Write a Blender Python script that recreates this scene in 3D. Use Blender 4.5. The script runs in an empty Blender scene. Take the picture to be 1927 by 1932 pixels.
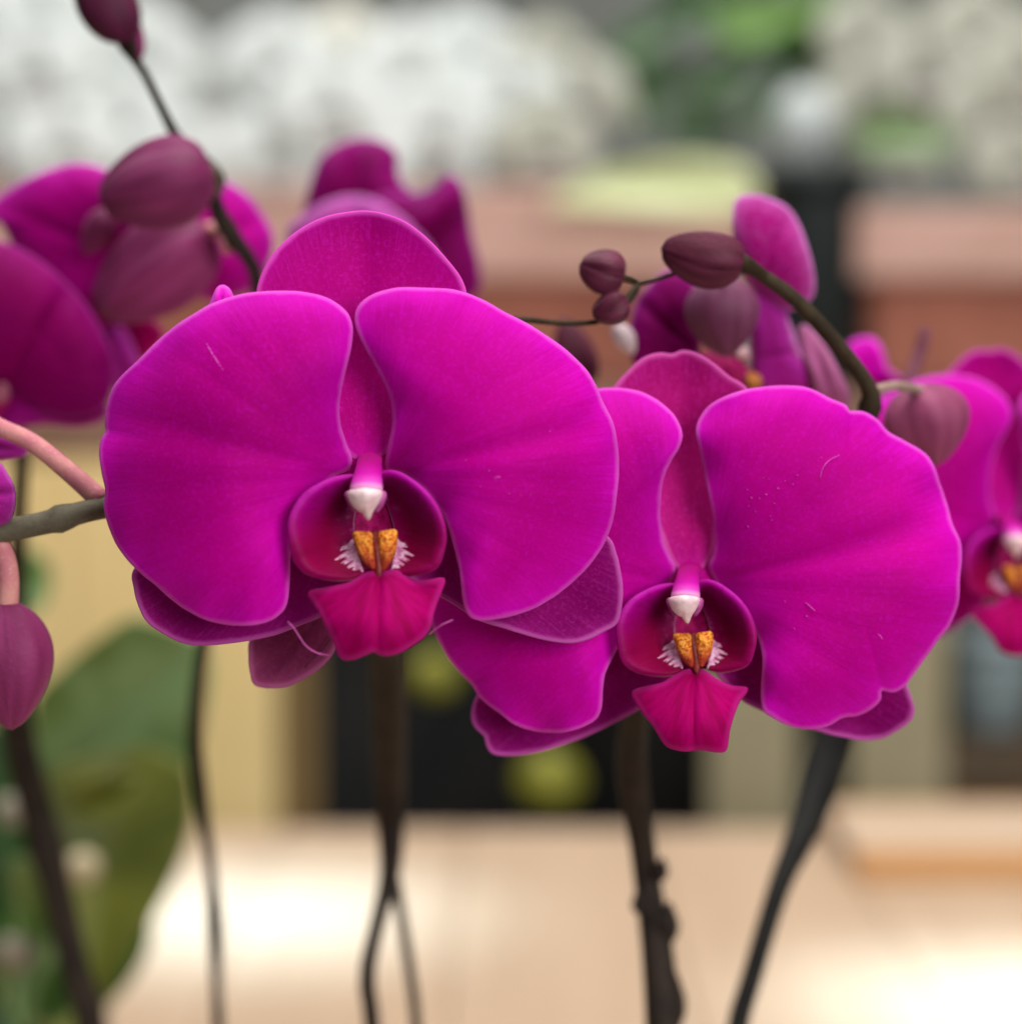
import bpy, bmesh, math, random
import numpy as np
from mathutils import Vector, Matrix, Euler

# ------------------------------------------------------------------ camera, world, light
scene = bpy.context.scene
PITCH = math.radians(5.0)
CAM = Vector((0, 0, 1.15))
FOCUS = 0.457
K = 0.21 / 0.45 / 1927.0            # slope per layout unit (the picture is 1927 x 1932 units)

cam_data = bpy.data.cameras.new('camera')
cam = bpy.data.objects.new('camera', cam_data)
scene.collection.objects.link(cam)
cam.location = CAM
cam.rotation_euler = (math.pi / 2 - PITCH, 0, 0)
cam_data.sensor_fit = 'HORIZONTAL'
cam_data.sensor_width = 36.0
cam_data.lens = 36.0 * 0.45 / 0.21
cam_data.clip_start = 0.02
cam_data.clip_end = 200
cam_data.dof.use_dof = True
cam_data.dof.focus_distance = FOCUS
cam_data.dof.aperture_fstop = 5.6
scene.camera = cam

world = bpy.data.worlds.new('World')
scene.world = world
world.use_nodes = True
bg = world.node_tree.nodes['Background']
bg.inputs['Color'].default_value = (0.93, 0.97, 1.0, 1)
bg.inputs['Strength'].default_value = 0.17

def area_lamp(name, loc, aim, size, power, color):
    l = bpy.data.lights.new(name, 'AREA')
    l.shape = 'RECTANGLE'; l.size = size[0]; l.size_y = size[1]
    l.energy = power; l.color = color
    o = bpy.data.objects.new(name, l); scene.collection.objects.link(o)
    o.location = loc
    o.rotation_euler = (Vector(aim) - Vector(loc)).to_track_quat('-Z', 'Y').to_euler()
    return o
def spot_lamp(name, loc, aim, power, angle, blend, color, radius=0.08):
    l = bpy.data.lights.new(name, 'SPOT')
    l.energy = power; l.spot_size = math.radians(angle); l.spot_blend = blend
    l.color = color; l.shadow_soft_size = radius
    o = bpy.data.objects.new(name, l); scene.collection.objects.link(o)
    o.location = loc
    o.rotation_euler = (Vector(aim) - Vector(loc)).to_track_quat('-Z', 'Y').to_euler()
    return o
# roof glazing of the flower hall (overhead) and its open front (behind the camera, to the right), plus an added fill lamp
area_lamp('roof_light', (0.25, 0.55, 3.4), (0.0, 0.7, 0.9), (1.9, 1.5), 82, (1.0, 0.985, 0.96))
area_lamp('background_fill_light', (-0.9, 2.2, 3.3), (-0.3, 1.95, 1.2), (1.8, 1.2), 34, (0.96, 1.0, 1.0))  # added lamp to brighten the white orchids behind, mostly at left
area_lamp('shop_front_light', (1.35, -1.9, 1.95), (0.0, 0.45, 1.15), (1.4, 1.4), 76, (1.0, 0.99, 0.97))

scene.view_settings.view_transform = 'Standard'
scene.view_settings.look = 'None'
scene.view_settings.exposure = 0.0
scene.view_settings.gamma = 1.0
scene.cycles.use_denoising = True
scene.cycles.max_bounces = 8
scene.cycles.transparent_max_bounces = 8

# ------------------------------------------------------------------ helpers
RIGHT = Vector((1, 0, 0))
FWD = Vector((0, math.cos(PITCH), -math.sin(PITCH)))
UP = Vector((0, math.sin(PITCH), math.cos(PITCH)))
FACE = Matrix.Rotation(-PITCH, 4, 'X')      # a flower that looks straight at the camera
CX, CY = 963.5, 966.0
def at(x, y, d):
    return CAM + FWD * d + RIGHT * ((x - CX) * K * d) + UP * ((CY - y) * K * d)
def u2m(w, d):
    return w * K * d

def link(o, parent=None):
    scene.collection.objects.link(o)
    if parent is not None: o.parent = parent
    return o
def tag(o, label, cat, group=None, kind=None):
    if label: o['label'] = label
    if cat: o['category'] = cat
    if group: o['group'] = group
    if kind: o['kind'] = kind
    return o
def empty(name, loc, parent=None):
    o = bpy.data.objects.new(name, None)
    o.empty_display_size = 0.01
    o.location = loc
    return link(o, parent)
def mesh_obj(name, me, mat, parent=None, loc=None):
    o = bpy.data.objects.new(name, me)
    if mat is not None and len(me.materials) == 0: me.materials.append(mat)
    if loc is not None: o.location = loc
    return link(o, parent)

def make_mesh(name, verts, faces, attrs=None, smooth=True):
    me = bpy.data.meshes.new(name)
    me.from_pydata([tuple(v) for v in verts], [], faces)
    if attrs:
        for k, arr in attrs.items():
            a = me.attributes.new(k, 'FLOAT', 'POINT')
            a.data.foreach_set('value', np.asarray(arr, dtype=np.float32))
    if smooth:
        me.polygons.foreach_set('use_smooth', np.ones(len(me.polygons), dtype=bool))
    me.update()
    return me

class Wave:
    """smooth random function of two variables (sum of sines)"""
    def __init__(s, seed, freq, n=7):
        r = np.random.RandomState(seed)
        a = r.uniform(0, 2 * np.pi, n); f = freq * r.uniform(0.5, 1.6, n)
        s.kx, s.ky = np.cos(a) * f, np.sin(a) * f
        s.ph = r.uniform(0, 2 * np.pi, n); s.w = 1.0 / np.sqrt(n)
    def __call__(s, x, y):
        v = 0
        for kx, ky, p in zip(s.kx, s.ky, s.ph): v = v + np.sin(kx * x + ky * y + p)
        return v * s.w

def closed_curve(pts, n):
    """closed Catmull-Rom through pts, resampled to n points of even length"""
    P = np.array(pts, float); m = len(P); out = []
    for i in range(m):
        p0, p1, p2, p3 = P[i - 1], P[i], P[(i + 1) % m], P[(i + 2) % m]
        for t in np.linspace(0, 1, 12, endpoint=False):
            out.append(0.5 * ((2 * p1) + (-p0 + p2) * t + (2 * p0 - 5 * p1 + 4 * p2 - p3) * t * t
                              + (-p0 + 3 * p1 - 3 * p2 + p3) * t ** 3))
    Q = np.array(out); Q = np.vstack([Q, Q[:1]])
    L = np.concatenate([[0], np.cumsum(np.linalg.norm(np.diff(Q, axis=0), axis=1))])
    s = np.linspace(0, L[-1], n, endpoint=False)
    return np.stack([np.interp(s, L, Q[:, 0]), np.interp(s, L, Q[:, 1])], 1)
def open_curve(pts, n):
    P = np.array(pts, float)
    P = np.vstack([2 * P[0] - P[1], P, 2 * P[-1] - P[-2]]); out = []
    for i in range(1, len(P) - 2):
        p0, p1, p2, p3 = P[i - 1], P[i], P[i + 1], P[i + 2]
        for t in np.linspace(0, 1, 10, endpoint=False):
            out.append(0.5 * ((2 * p1) + (-p0 + p2) * t + (2 * p0 - 5 * p1 + 4 * p2 - p3) * t * t
                              + (-p0 + 3 * p1 - 3 * p2 + p3) * t ** 3))
    out.append(P[-2])
    Q = np.array(out)
    L = np.concatenate([[0], np.cumsum(np.linalg.norm(np.diff(Q, axis=0), axis=1))])
    s = np.linspace(0, L[-1], n)
    return np.stack([np.interp(s, L, Q[:, j]) for j in range(Q.shape[1])], 1)

def thicken(name, V, faces, rim, attrs, t):
    """turn a one-sided sheet into a closed body of thickness t with a rounded rim"""
    V = np.asarray(V, float); n = len(V); N = np.zeros_like(V)
    for f in faces:
        a, b, c = V[f[0]], V[f[1]], V[f[2]]
        nn = np.cross(b - a, c - a)
        for i in f: N[i] += nn
    N /= np.maximum(np.linalg.norm(N, axis=1), 1e-12)[:, None]
    th = np.full(n, t * 0.5)
    A = V + N * th[:, None]; B = V - N * th[:, None]
    F = [tuple(f) for f in faces] + [tuple(i + n for i in reversed(f)) for f in faces]
    m = len(rim)
    if m:
        R = []
        for j in range(m):
            tang = V[rim[(j + 1) % m]] - V[rim[j - 1]]
            out = np.cross(tang, N[rim[j]]); out /= max(np.linalg.norm(out), 1e-12)
            R.append(V[rim[j]] + out * t * 0.45)
        allv = np.vstack([A, B, np.array(R)])
        for j in range(m):
            a, b = rim[j], rim[(j + 1) % m]; ra, rb = 2 * n + j, 2 * n + (j + 1) % m
            F.append((b, a, ra, rb)); F.append((a + n, b + n, rb, ra))
    else:
        allv = np.vstack([A, B])
    at2 = {}
    for k, arr in attrs.items():
        arr = np.asarray(arr); ext = [arr, arr] + ([arr[np.array(rim)]] if m else [])
        at2[k] = np.concatenate(ext)
    me = make_mesh(name, allv, F, at2)
    bm = bmesh.new(); bm.from_mesh(me); bmesh.ops.recalc_face_normals(bm, faces=bm.faces); bm.to_mesh(me); bm.free()
    return me

def sheet(name, pts, centre, base, origin, d0, yfun, rings=30, n=140, t=0.0006, jag=0.0, seed=1, reach=None):
    """a petal: closed outline (layout units), filled in rings round `centre`; yfun gives the
    relief in metres (negative = towards the viewer); returned in the flower's own frame"""
    O = closed_curve(pts, n)
    c = np.array(centre, float); b = np.array(base, float)
    if jag:
        w = Wave(seed + 77, 1.0, 9); s = np.arange(n) * 2 * np.pi / n
        j = sum(np.sin(f * s + ph) / f ** 0.6 for f, ph in zip((11, 17, 23, 31, 41, 53), (1, 4, 2, 5, 3, 0.5)))
        dirs = (O - c) / np.linalg.norm(O - c, axis=1)[:, None]
        O = O + dirs * (jag * j)[:, None]
    rr = np.linspace(0, 1, rings + 1) ** 0.85
    px = [c[0]]; py = [c[1]]; e = [0.0]
    for r in rr[1:]:
        q = c + (O - c) * r
        px += list(q[:, 0]); py += list(q[:, 1]); e += [r] * n
    px, py, e = np.array(px), np.array(py), np.array(e)
    R = reach or np.max(np.linalg.norm(O - b, axis=1))
    rho = np.hypot(px - b[0], py - b[1]) / R
    a0 = math.atan2(c[1] - b[1], c[0] - b[0])
    ang = np.arctan2(py - b[1], px - b[0]) - a0
    ang = (ang + np.pi) % (2 * np.pi) - np.pi
    y = yfun(px, py, e, rho, ang)
    d = d0 + y
    X = (px - CX) * K * d - (origin[0] - CX) * K * d0
    Z = (CY - py) * K * d - (CY - origin[1]) * K * d0
    V = np.stack([X, y, Z], 1)
    F = []
    for j in range(n): F.append((0, 1 + j, 1 + (j + 1) % n))
    for i in range(rings - 1):
        o1, o2 = 1 + i * n, 1 + (i + 1) * n
        for j in range(n):
            k = (j + 1) % n
            F.append((o1 + j, o2 + j, o2 + k, o1 + k))
    rim = [1 + (rings - 1) * n + j for j in range(n)]
    # distance to the margin in metres, more even than the radial fraction
    step = max(1, n // 140)
    OO = np.stack([(O[:, 0]), (O[:, 1])], 1)
    de = np.empty(len(px))
    for i0 in range(0, len(px), 2000):
        q = np.stack([px[i0:i0 + 2000], py[i0:i0 + 2000]], 1)
        de[i0:i0 + 2000] = np.min(np.linalg.norm(q[:, None, :] - OO[None], axis=2), axis=1)
    margin = de * K * d0
    return thicken(name, V, F, rim, dict(edge=e, rho=rho, ang=ang, margin=margin), t)

def tube(name, pts, radii, seg=10, caps=True, bumps=None):
    P = np.array(pts, float); m = len(P); V = []; F = []; tt = []; aa = []
    ref = np.array((0.3, -0.9, 0.2))
    for i in range(m):
        tg = P[min(i + 1, m - 1)] - P[max(i - 1, 0)]; tg /= np.linalg.norm(tg)
        s = np.cross(tg, ref); s /= np.linalg.norm(s); u = np.cross(s, tg)
        for j in range(seg):
            a = 2 * np.pi * j / seg
            V.append(P[i] + (s * np.cos(a) + u * np.sin(a)) * radii[i]); tt.append(i / (m - 1)); aa.append(a)
    for i in range(m - 1):
        for j in range(seg):
            k = (j + 1) % seg
            F.append((i * seg + j, i * seg + k, (i + 1) * seg + k, (i + 1) * seg + j))
    if caps:
        F.append(tuple(range(seg))[::-1]); F.append(tuple((m - 1) * seg + j for j in range(seg)))
    return make_mesh(name, V, F, dict(rho=tt, ang=aa))

def stem_path(ctrl, n=40):
    """ctrl: (x, y, depth, width in units) -> world points and radii"""
    full = [ctrl[0]]
    for q in ctrl[1:]:          # long spans get points in between so that the curve keeps its line
        p = full[-1]; m = max(1, int(math.hypot(q[0] - p[0], q[1] - p[1]) // 130))
        full += [tuple(p[j] + (q[j] - p[j]) * t / m for j in range(4)) for t in range(1, m + 1)] if q is ctrl[-1] else [q]
    C = open_curve([(x, y, d * 1000, w) for x, y, d, w in full], n)
    pts = [at(x, y, d / 1000) for x, y, d, w in C]
    rad = [u2m(w, d / 1000) * 0.5 for x, y, d, w in C]
    return pts, rad

def box_mesh(name, size, bevel=0.003, seg=2):
    bm = bmesh.new(); bmesh.ops.create_cube(bm, size=1)
    for v in bm.verts: v.co = Vector((v.co.x * size[0], v.co.y * size[1], v.co.z * size[2]))
    if bevel: bmesh.ops.bevel(bm, geom=bm.edges[:], offset=bevel, segments=seg, affect='EDGES', profile=0.6)
    me = bpy.data.meshes.new(name); bm.to_mesh(me); bm.free()
    return me

# ------------------------------------------------------------------ materials
def new_mat(name):
    m = bpy.data.materials.new(name); m.use_nodes = True
    nt = m.node_tree; nt.nodes.clear()
    return m, nt, nt.nodes, nt.links
def ramp(nodes, stops, interp='LINEAR'):
    r = nodes.new('ShaderNodeValToRGB'); r.color_ramp.interpolation = interp
    el = r.color_ramp.elements
    while len(el) < len(stops): el.new(0.5)
    for e, (p, c) in zip(el, stops):
        e.position = p; e.color = (*c, 1) if len(c) == 3 else c
    return r
def mixc(nt, a, b, fac, mode='MIX'):
    n = nt.nodes.new('ShaderNodeMix'); n.data_type = 'RGBA'; n.blend_type = mode
    for s, v in ((n.inputs[6], a), (n.inputs[7], b)):
        if isinstance(v, tuple): s.default_value = (*v, 1)
        else: nt.links.new(v, s)
    if isinstance(fac, (int, float)): n.inputs[0].default_value = fac
    else: nt.links.new(fac, n.inputs[0])
    return n.outputs[2]
def math_n(nt, op, a, b=None, clamp=False):
    n = nt.nodes.new('ShaderNodeMath'); n.operation = op; n.use_clamp = clamp
    for i, v in enumerate((a, b)):
        if v is None: continue
        if isinstance(v, (int, float)): n.inputs[i].default_value = v
        else: nt.links.new(v, n.inputs[i])
    return n.outputs[0]
def attr(nt, name):
    n = nt.nodes.new('ShaderNodeAttribute'); n.attribute_name = name
    return n.outputs['Fac']
def noise(nt, scale, detail=3, vec=None, rough=0.55):
    n = nt.nodes.new('ShaderNodeTexNoise'); n.inputs['Scale'].default_value = scale
    n.inputs['Detail'].default_value = detail; n.inputs['Roughness'].default_value = rough
    if vec is not None: nt.links.new(vec, n.inputs['Vector'])
    return n.outputs['Fac']
def obj_coord(nt):
    n = nt.nodes.new('ShaderNodeTexCoord'); return n.outputs['Object']
def combine(nt, x, y, z=0.0):
    n = nt.nodes.new('ShaderNodeCombineXYZ')
    for i, v in enumerate((x, y, z)):
        if isinstance(v, (int, float)): n.inputs[i].default_value = v
        else: nt.links.new(v, n.inputs[i])
    return n.outputs[0]
def smooth(nt, v, lo, hi, a=0.0, b=1.0):
    n = nt.nodes.new('ShaderNodeMapRange'); n.interpolation_type = 'SMOOTHSTEP'
    nt.links.new(v, n.inputs[0])
    for i, q in enumerate((lo, hi, a, b)): n.inputs[i + 1].default_value = q
    return n.outputs[0]
def bump(nt, h, dist, strength=1.0, prev=None):
    n = nt.nodes.new('ShaderNodeBump'); n.inputs['Distance'].default_value = dist
    n.inputs['Strength'].default_value = strength
    nt.links.new(h, n.inputs['Height'])
    if prev is not None: nt.links.new(prev, n.inputs['Normal'])
    return n.outputs[0]
def surface(nt, color, rough=0.5, spec=0.3, normal=None, sheen=0.0, sheen_tint=(1, 1, 1), transl=0.0, transl_col=None, sheen_rough=0.4):
    p = nt.nodes.new('ShaderNodeBsdfPrincipled')
    if isinstance(color, tuple): p.inputs['Base Color'].default_value = (*color, 1)
    else: nt.links.new(color, p.inputs['Base Color'])
    if isinstance(rough, (int, float)): p.inputs['Roughness'].default_value = rough
    else: nt.links.new(rough, p.inputs['Roughness'])
    p.inputs['Specular IOR Level'].default_value = spec
    p.inputs['Sheen Weight'].default_value = sheen
    p.inputs['Sheen Roughness'].default_value = sheen_rough
    p.inputs['Sheen Tint'].default_value = (*sheen_tint, 1)
    if normal is not None: nt.links.new(normal, p.inputs['Normal'])
    out = nt.nodes.new('ShaderNodeOutputMaterial')
    if transl > 0:
        t = nt.nodes.new('ShaderNodeBsdfTranslucent')
        tc = transl_col if transl_col is not None else color
        if isinstance(tc, tuple): t.inputs['Color'].default_value = (*tc, 1)
        else: nt.links.new(tc, t.inputs['Color'])
        m = nt.nodes.new('ShaderNodeMixShader'); m.inputs[0].default_value = transl
        nt.links.new(p.outputs[0], m.inputs[1]); nt.links.new(t.outputs[0], m.inputs[2])
        nt.links.new(m.outputs[0], out.inputs['Surface'])
    else:
        nt.links.new(p.outputs[0], out.inputs['Surface'])
    return p

def petal_material(name, deep, body, rimc, line, base_dark, sheen=0.08, transl=0.25, rim_w=0.0062, speckle=0.0):
    """body colour, a paler purple margin, a thin pale line on the very edge, fine veins from the base"""
    m, nt, nodes, links = new_mat(name)
    oc = obj_coord(nt); rho = attr(nt, 'rho'); ang = attr(nt, 'ang'); mar = attr(nt, 'margin')
    big = noise(nt, 24, 1, oc)
    c = mixc(nt, deep, body, smooth(nt, big, 0.25, 0.75))
    vein = noise(nt, 1.0, 4, combine(nt, math_n(nt, 'MULTIPLY', ang, 26.0), math_n(nt, 'MULTIPLY', rho, 2.2)))
    c = mixc(nt, c, deep, smooth(nt, vein, 0.5, 0.8, 0.0, 0.22))
    # red-dark patch close to the attachment
    basef = smooth(nt, rho, 0.03, 0.24, 1.0, 0.0)
    c = mixc(nt, c, base_dark, math_n(nt, 'MULTIPLY', basef, 0.75))
    fine = noise(nt, 1150, 3, oc, 0.7)
    c = mixc(nt, c, rimc, smooth(nt, fine, 0.48, 0.70, 0.0, 0.36 + speckle))
    wob = noise(nt, 260, 3, oc)
    mm = math_n(nt, 'ADD', mar, math_n(nt, 'MULTIPLY', math_n(nt, 'SUBTRACT', wob, 0.5), 0.0022))
    c = mixc(nt, c, rimc, smooth(nt, mar, 0.0, rim_w * 2.2, 0.26, 0.0))
    c = mixc(nt, c, rimc, smooth(nt, mm, 0.0, rim_w * 0.75, 0.42, 0.0))
    stri = noise(nt, 1.0, 2, combine(nt, math_n(nt, 'MULTIPLY', ang, 95.0), math_n(nt, 'MULTIPLY', rho, 5.0)))
    c = mixc(nt, c, rimc, math_n(nt, 'MULTIPLY', smooth(nt, stri, 0.5, 0.68), smooth(nt, mm, 0.0006, 0.011, 0.42, 0.02)))
    vn = noise(nt, 1.0, 3, combine(nt, math_n(nt, 'MULTIPLY', ang, 42.0), math_n(nt, 'MULTIPLY', rho, 3.0), math_n(nt, 'MULTIPLY', wob, 0.8)))
    c = mixc(nt, c, deep, smooth(nt, math_n(nt, 'ABSOLUTE', math_n(nt, 'SUBTRACT', vn, 0.5)), 0.0, 0.03, 0.28, 0.0))
    lw = math_n(nt, 'MULTIPLY', mar, math_n(nt, 'ADD', wob, 0.55))
    c = mixc(nt, c, line, smooth(nt, lw, 0.0, 0.00115, 0.52, 0.0))
    nrm = bump(nt, vein, 0.0005, 0.22)
    nrm = bump(nt, fine, 0.00014, 0.5, nrm)
    surface(nt, c, 0.6, 0.03, nrm, sheen, (1.0, 0.15, 1.0), transl)
    return m

PET = petal_material('petal_magenta', (0.40, 0.0, 0.185), (0.60, 0.0, 0.31), (0.68, 0.004, 0.58), (0.88, 0.17, 0.78), (0.38, 0.0, 0.085))
SEP = petal_material('sepal_magenta', (0.40, 0.0, 0.16), (0.54, 0.001, 0.27), (0.66, 0.008, 0.46), (0.90, 0.14, 0.70), (0.60, 0.0, 0.34), rim_w=0.002, speckle=0.12)
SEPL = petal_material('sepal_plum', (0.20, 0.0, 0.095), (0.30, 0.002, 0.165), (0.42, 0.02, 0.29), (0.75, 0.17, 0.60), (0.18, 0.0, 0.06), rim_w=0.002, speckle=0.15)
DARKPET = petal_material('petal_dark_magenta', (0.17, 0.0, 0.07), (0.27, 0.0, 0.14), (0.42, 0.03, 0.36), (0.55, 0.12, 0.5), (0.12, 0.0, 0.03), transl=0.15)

PETB = petal_material('petal_deep_magenta', (0.32, 0.0, 0.14), (0.44, 0.0, 0.22), (0.52, 0.01, 0.42), (0.74, 0.22, 0.66), (0.28, 0.0, 0.08), rim_w=0.004)
def lip_lobe_material():
    m, nt, nodes, links = new_mat('lip_lobe_crimson')
    oc = obj_coord(nt); u = attr(nt, 'rho'); v = attr(nt, 'ang')
    streak = noise(nt, 1.0, 4, combine(nt, math_n(nt, 'MULTIPLY', v, 24.0), math_n(nt, 'MULTIPLY', u, 3.0)))
    r = ramp(nodes, [(0.0, (0.22, 0.0, 0.065)), (0.40, (0.21, 0.0, 0.036)), (0.80, (0.23, 0.0, 0.05)), (0.95, (0.27, 0.0, 0.085)), (1.0, (0.36, 0.003, 0.16))])
    links.new(u, r.inputs[0])
    r2 = ramp(nodes, [(0.0, (0.20, 0.0, 0.07)), (0.45, (0.22, 0.0, 0.06)), (0.70, (0.32, 0.0, 0.17)), (0.90, (0.42, 0.0, 0.27)), (1.0, (0.50, 0.012, 0.38))])
    links.new(u, r2.inputs[0])
    c = mixc(nt, r2.outputs[0], r.outputs[0], smooth(nt, v, 0.22, 0.62))  # purple rim is its own; the wider lit band above is painted in
    c = mixc(nt, c, (0.16, 0.0, 0.03), smooth(nt, streak, 0.5, 0.72, 0.0, 0.3))
    tooth = noise(nt, 1.0, 2, combine(nt, math_n(nt, 'MULTIPLY', v, 21.0), 0.7, 3.1))
    reach = math_n(nt, 'MULTIPLY', smooth(nt, tooth, 0.33, 0.62, 0.12, 0.46), math_n(nt, 'MULTIPLY', smooth(nt, v, 0.58, 0.70), smooth(nt, v, 0.93, 1.0, 1.0, 0.5)))
    gap = math_n(nt, 'SUBTRACT', reach, u)
    mott = noise(nt, 900, 3, oc)
    c = mixc(nt, c, mixc(nt, (0.85, 0.50, 0.68), (0.62, 0.20, 0.40), smooth(nt, mott, 0.4, 0.65)), smooth(nt, gap, -0.012, 0.02))
    spot = noise(nt, 620, 3, oc)
    c = mixc(nt, c, (0.34, 0.05, 0.20), math_n(nt, 'MULTIPLY', smooth(nt, spot, 0.52, 0.66), smooth(nt, u, 0.05, 0.42, 0.55, 0.0)))
    nrm = bump(nt, streak, 0.0006, 0.4)
    surface(nt, c, 0.5, 0.08, nrm, 0.05, (1, 0.3, 0.9), 0.15)
    return m
LOBE = lip_lobe_material()
def lip_mid_material():
    m, nt, nodes, links = new_mat('lip_crimson')
    oc = obj_coord(nt); rho = attr(nt, 'rho'); ang = attr(nt, 'ang'); mar = attr(nt, 'margin')
    streak = noise(nt, 1.0, 4, combine(nt, math_n(nt, 'MULTIPLY', ang, 5.0), math_n(nt, 'MULTIPLY', rho, 1.6)))
    c = mixc(nt, (0.29, 0.0, 0.07), (0.42, 0.0, 0.13), smooth(nt, streak, 0.35, 0.65))
    c = mixc(nt, c, (0.22, 0.0, 0.03), smooth(nt, rho, 0.04, 0.22, 0.6, 0.0))
    c = mixc(nt, c, (0.50, 0.02, 0.24), smooth(nt, mar, 0.0001, 0.0016, 0.6, 0.0))
    fine = noise(nt, 1600, 2, oc)
    nrm = bump(nt, streak, 0.0006, 0.15); nrm = bump(nt, fine, 0.00012, 0.4, nrm)
    surface(nt, c, 0.6, 0.03, nrm, 0.02, (1, 0.2, 0.8), 0.18)
    return m
MID = lip_mid_material()
def callus_material():
    m, nt, nodes, links = new_mat('callus_orange')
    oc = obj_coord(nt); e = attr(nt, 'edge')
    n1 = noise(nt, 700, 3, oc); n2 = noise(nt, 1800, 2, oc)
    c = mixc(nt, (0.72, 0.17, 0.02), (0.90, 0.36, 0.05), smooth(nt, n1, 0.35, 0.62))
    c = mixc(nt, c, (0.30, 0.02, 0.01), smooth(nt, n2, 0.50, 0.62, 0.0, 0.8))
    low = attr(nt, 'rho')
    c = mixc(nt, c, (0.36, 0.015, 0.02), smooth(nt, low, 0.3, 0.85, 0.0, 0.85))
    surface(nt, c, 0.6, 0.12, bump(nt, n1, 0.0010, 1.0))
    return m
CALLUS = callus_material()
def simple(name, col, col2=None, scale=300, rough=0.5, spec=0.3, bd=0.0003, bs=0.4, sheen=0.0, transl=0.0):
    m, nt, nodes, links = new_mat(name)
    n = noise(nt, scale, 4, obj_coord(nt))
    c = mixc(nt, col, col2 or tuple(x * 0.75 for x in col), smooth(nt, n, 0.35, 0.68))
    surface(nt, c, rough, spec, bump(nt, n, bd, bs), sheen, (1, 0.8, 1), transl)
    return m
THROAT = simple('lip_throat_maroon', (0.32, 0.004, 0.10), (0.20, 0.0, 0.05), 700, 0.6, 0.1)
CAP = simple('anther_cap_white', (0.90, 0.70, 0.70), (0.80, 0.52, 0.58), 500, 0.5, 0.15, 0.0003, 0.5, transl=0.1)
TENDRIL = simple('tendril_pink', (0.62, 0.10, 0.42), None, 900)
SPECK = simple('pollen_pale', (0.70, 0.06, 0.52), None, 900)
def column_material():
    m, nt, nodes, links = new_mat('column_pink')
    t = attr(nt, 'rho')
    r = ramp(nodes, [(0.0, (0.42, 0.0, 0.18)), (0.3, (0.50, 0.0, 0.26)), (0.55, (0.56, 0.005, 0.36)), (0.76, (0.66, 0.05, 0.47)), (0.88, (0.84, 0.32, 0.66)), (1.0, (0.90, 0.62, 0.74))])
    links.new(t, r.inputs[0])
    surface(nt, r.outputs[0], 0.5, 0.12, None, 0.05, (1, 0.4, 1), 0.15)
    return m
COLUMN = column_material()
def bud_material(name, a, b, tip, stripe, seamf=0.4):
    m, nt, nodes, links = new_mat(name)
    oc = obj_coord(nt); t = attr(nt, 'rho'); ang = attr(nt, 'ang')
    s = noise(nt, 1.0, 0.5, combine(nt, math_n(nt, 'MULTIPLY', math_n(nt, 'SINE', ang), 2.2), math_n(nt, 'MULTIPLY', t, 1.6), math_n(nt, 'MULTIPLY', math_n(nt, 'COSINE', ang), 2.2)))
    c = mixc(nt, a, b, smooth(nt, s, 0.15, 0.85))
    c = mixc(nt, c, stripe, smooth(nt, attr(nt, 'seam'), 0.0, 1.0, 0.0, seamf))
    n = noise(nt, 900, 3, oc)
    c = mixc(nt, c, tip, smooth(nt, n, 0.55, 0.75, 0.0, 0.12))
    surface(nt, c, 0.55, 0.16, bump(nt, n, 0.0004, 0.4), 0.04, (1, 0.6, 0.8), 0.06)
    return m
BUD = bud_material('bud_mauve', (0.065, 0.010, 0.022), (0.125, 0.022, 0.05), (0.22, 0.07, 0.11), (0.035, 0.004, 0.012), 0.9)
BUDP = bud_material('bud_pink_mauve', (0.15, 0.014, 0.065), (0.25, 0.03, 0.125), (0.34, 0.08, 0.2), (0.09, 0.008, 0.035))
def stem_material(name, a, b, c3=None):
    m, nt, nodes, links = new_mat(name)
    oc = obj_coord(nt)
    n = noise(nt, 140, 4, oc)
    c = mixc(nt, a, b, smooth(nt, n, 0.36, 0.64))
    f = noise(nt, 1400, 2, oc)
    if c3: c = mixc(nt, c, c3, smooth(nt, f, 0.55, 0.75, 0.0, 0.5))
    surface(nt, c, 0.6, 0.08, bump(nt, f, 0.0002, 0.5), 0.0)
    return m
STEM_D = stem_material('stem_dark', (0.016, 0.012, 0.010), (0.030, 0.021, 0.016), (0.04, 0.03, 0.022))
STEM_O = stem_material('stem_olive_brown', (0.028, 0.019, 0.011), (0.048, 0.034, 0.018), (0.07, 0.045, 0.03))
STEM_G = stem_material('stem_grey_green', (0.085, 0.075, 0.05), (0.13, 0.115, 0.08), (0.17, 0.14, 0.11))
PEDI = stem_material('pedicel_pink', (0.50, 0.17, 0.20), (0.60, 0.27, 0.24), (0.66, 0.36, 0.34))
STICK = stem_material('stick_dark', (0.010, 0.010, 0.009), (0.016, 0.015, 0.013))

# ------------------------------------------------------------------ the large setting: ground, back wall
def w_wood(name, a, b, scale=(3, 40, 40), rough=0.55):
    m, nt, nodes, links = new_mat(name)
    mp = nodes.new('ShaderNodeMapping'); mp.inputs['Scale'].default_value = scale
    links.new(obj_coord(nt), mp.inputs[0])
    n = noise(nt, 1.0, 5, mp.outputs[0], 0.6)
    c = mixc(nt, a, b, smooth(nt, n, 0.3, 0.7))
    surface(nt, c, rough, 0.3, bump(nt, n, 0.002, 0.3))
    return m
CONC = simple('ground_concrete', (0.10, 0.095, 0.085), (0.07, 0.066, 0.06), 6, 0.8, 0.2, 0.002)
WALLM = simple('back_wall_grey', (0.19, 0.195, 0.18), (0.14, 0.145, 0.13), 5, 0.8, 0.2, 0.004)
g = mesh_obj('ground', box_mesh('ground', (12, 12, 0.1), 0), CONC, None, (0, 3, -0.05)); g['kind'] = 'structure'
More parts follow.
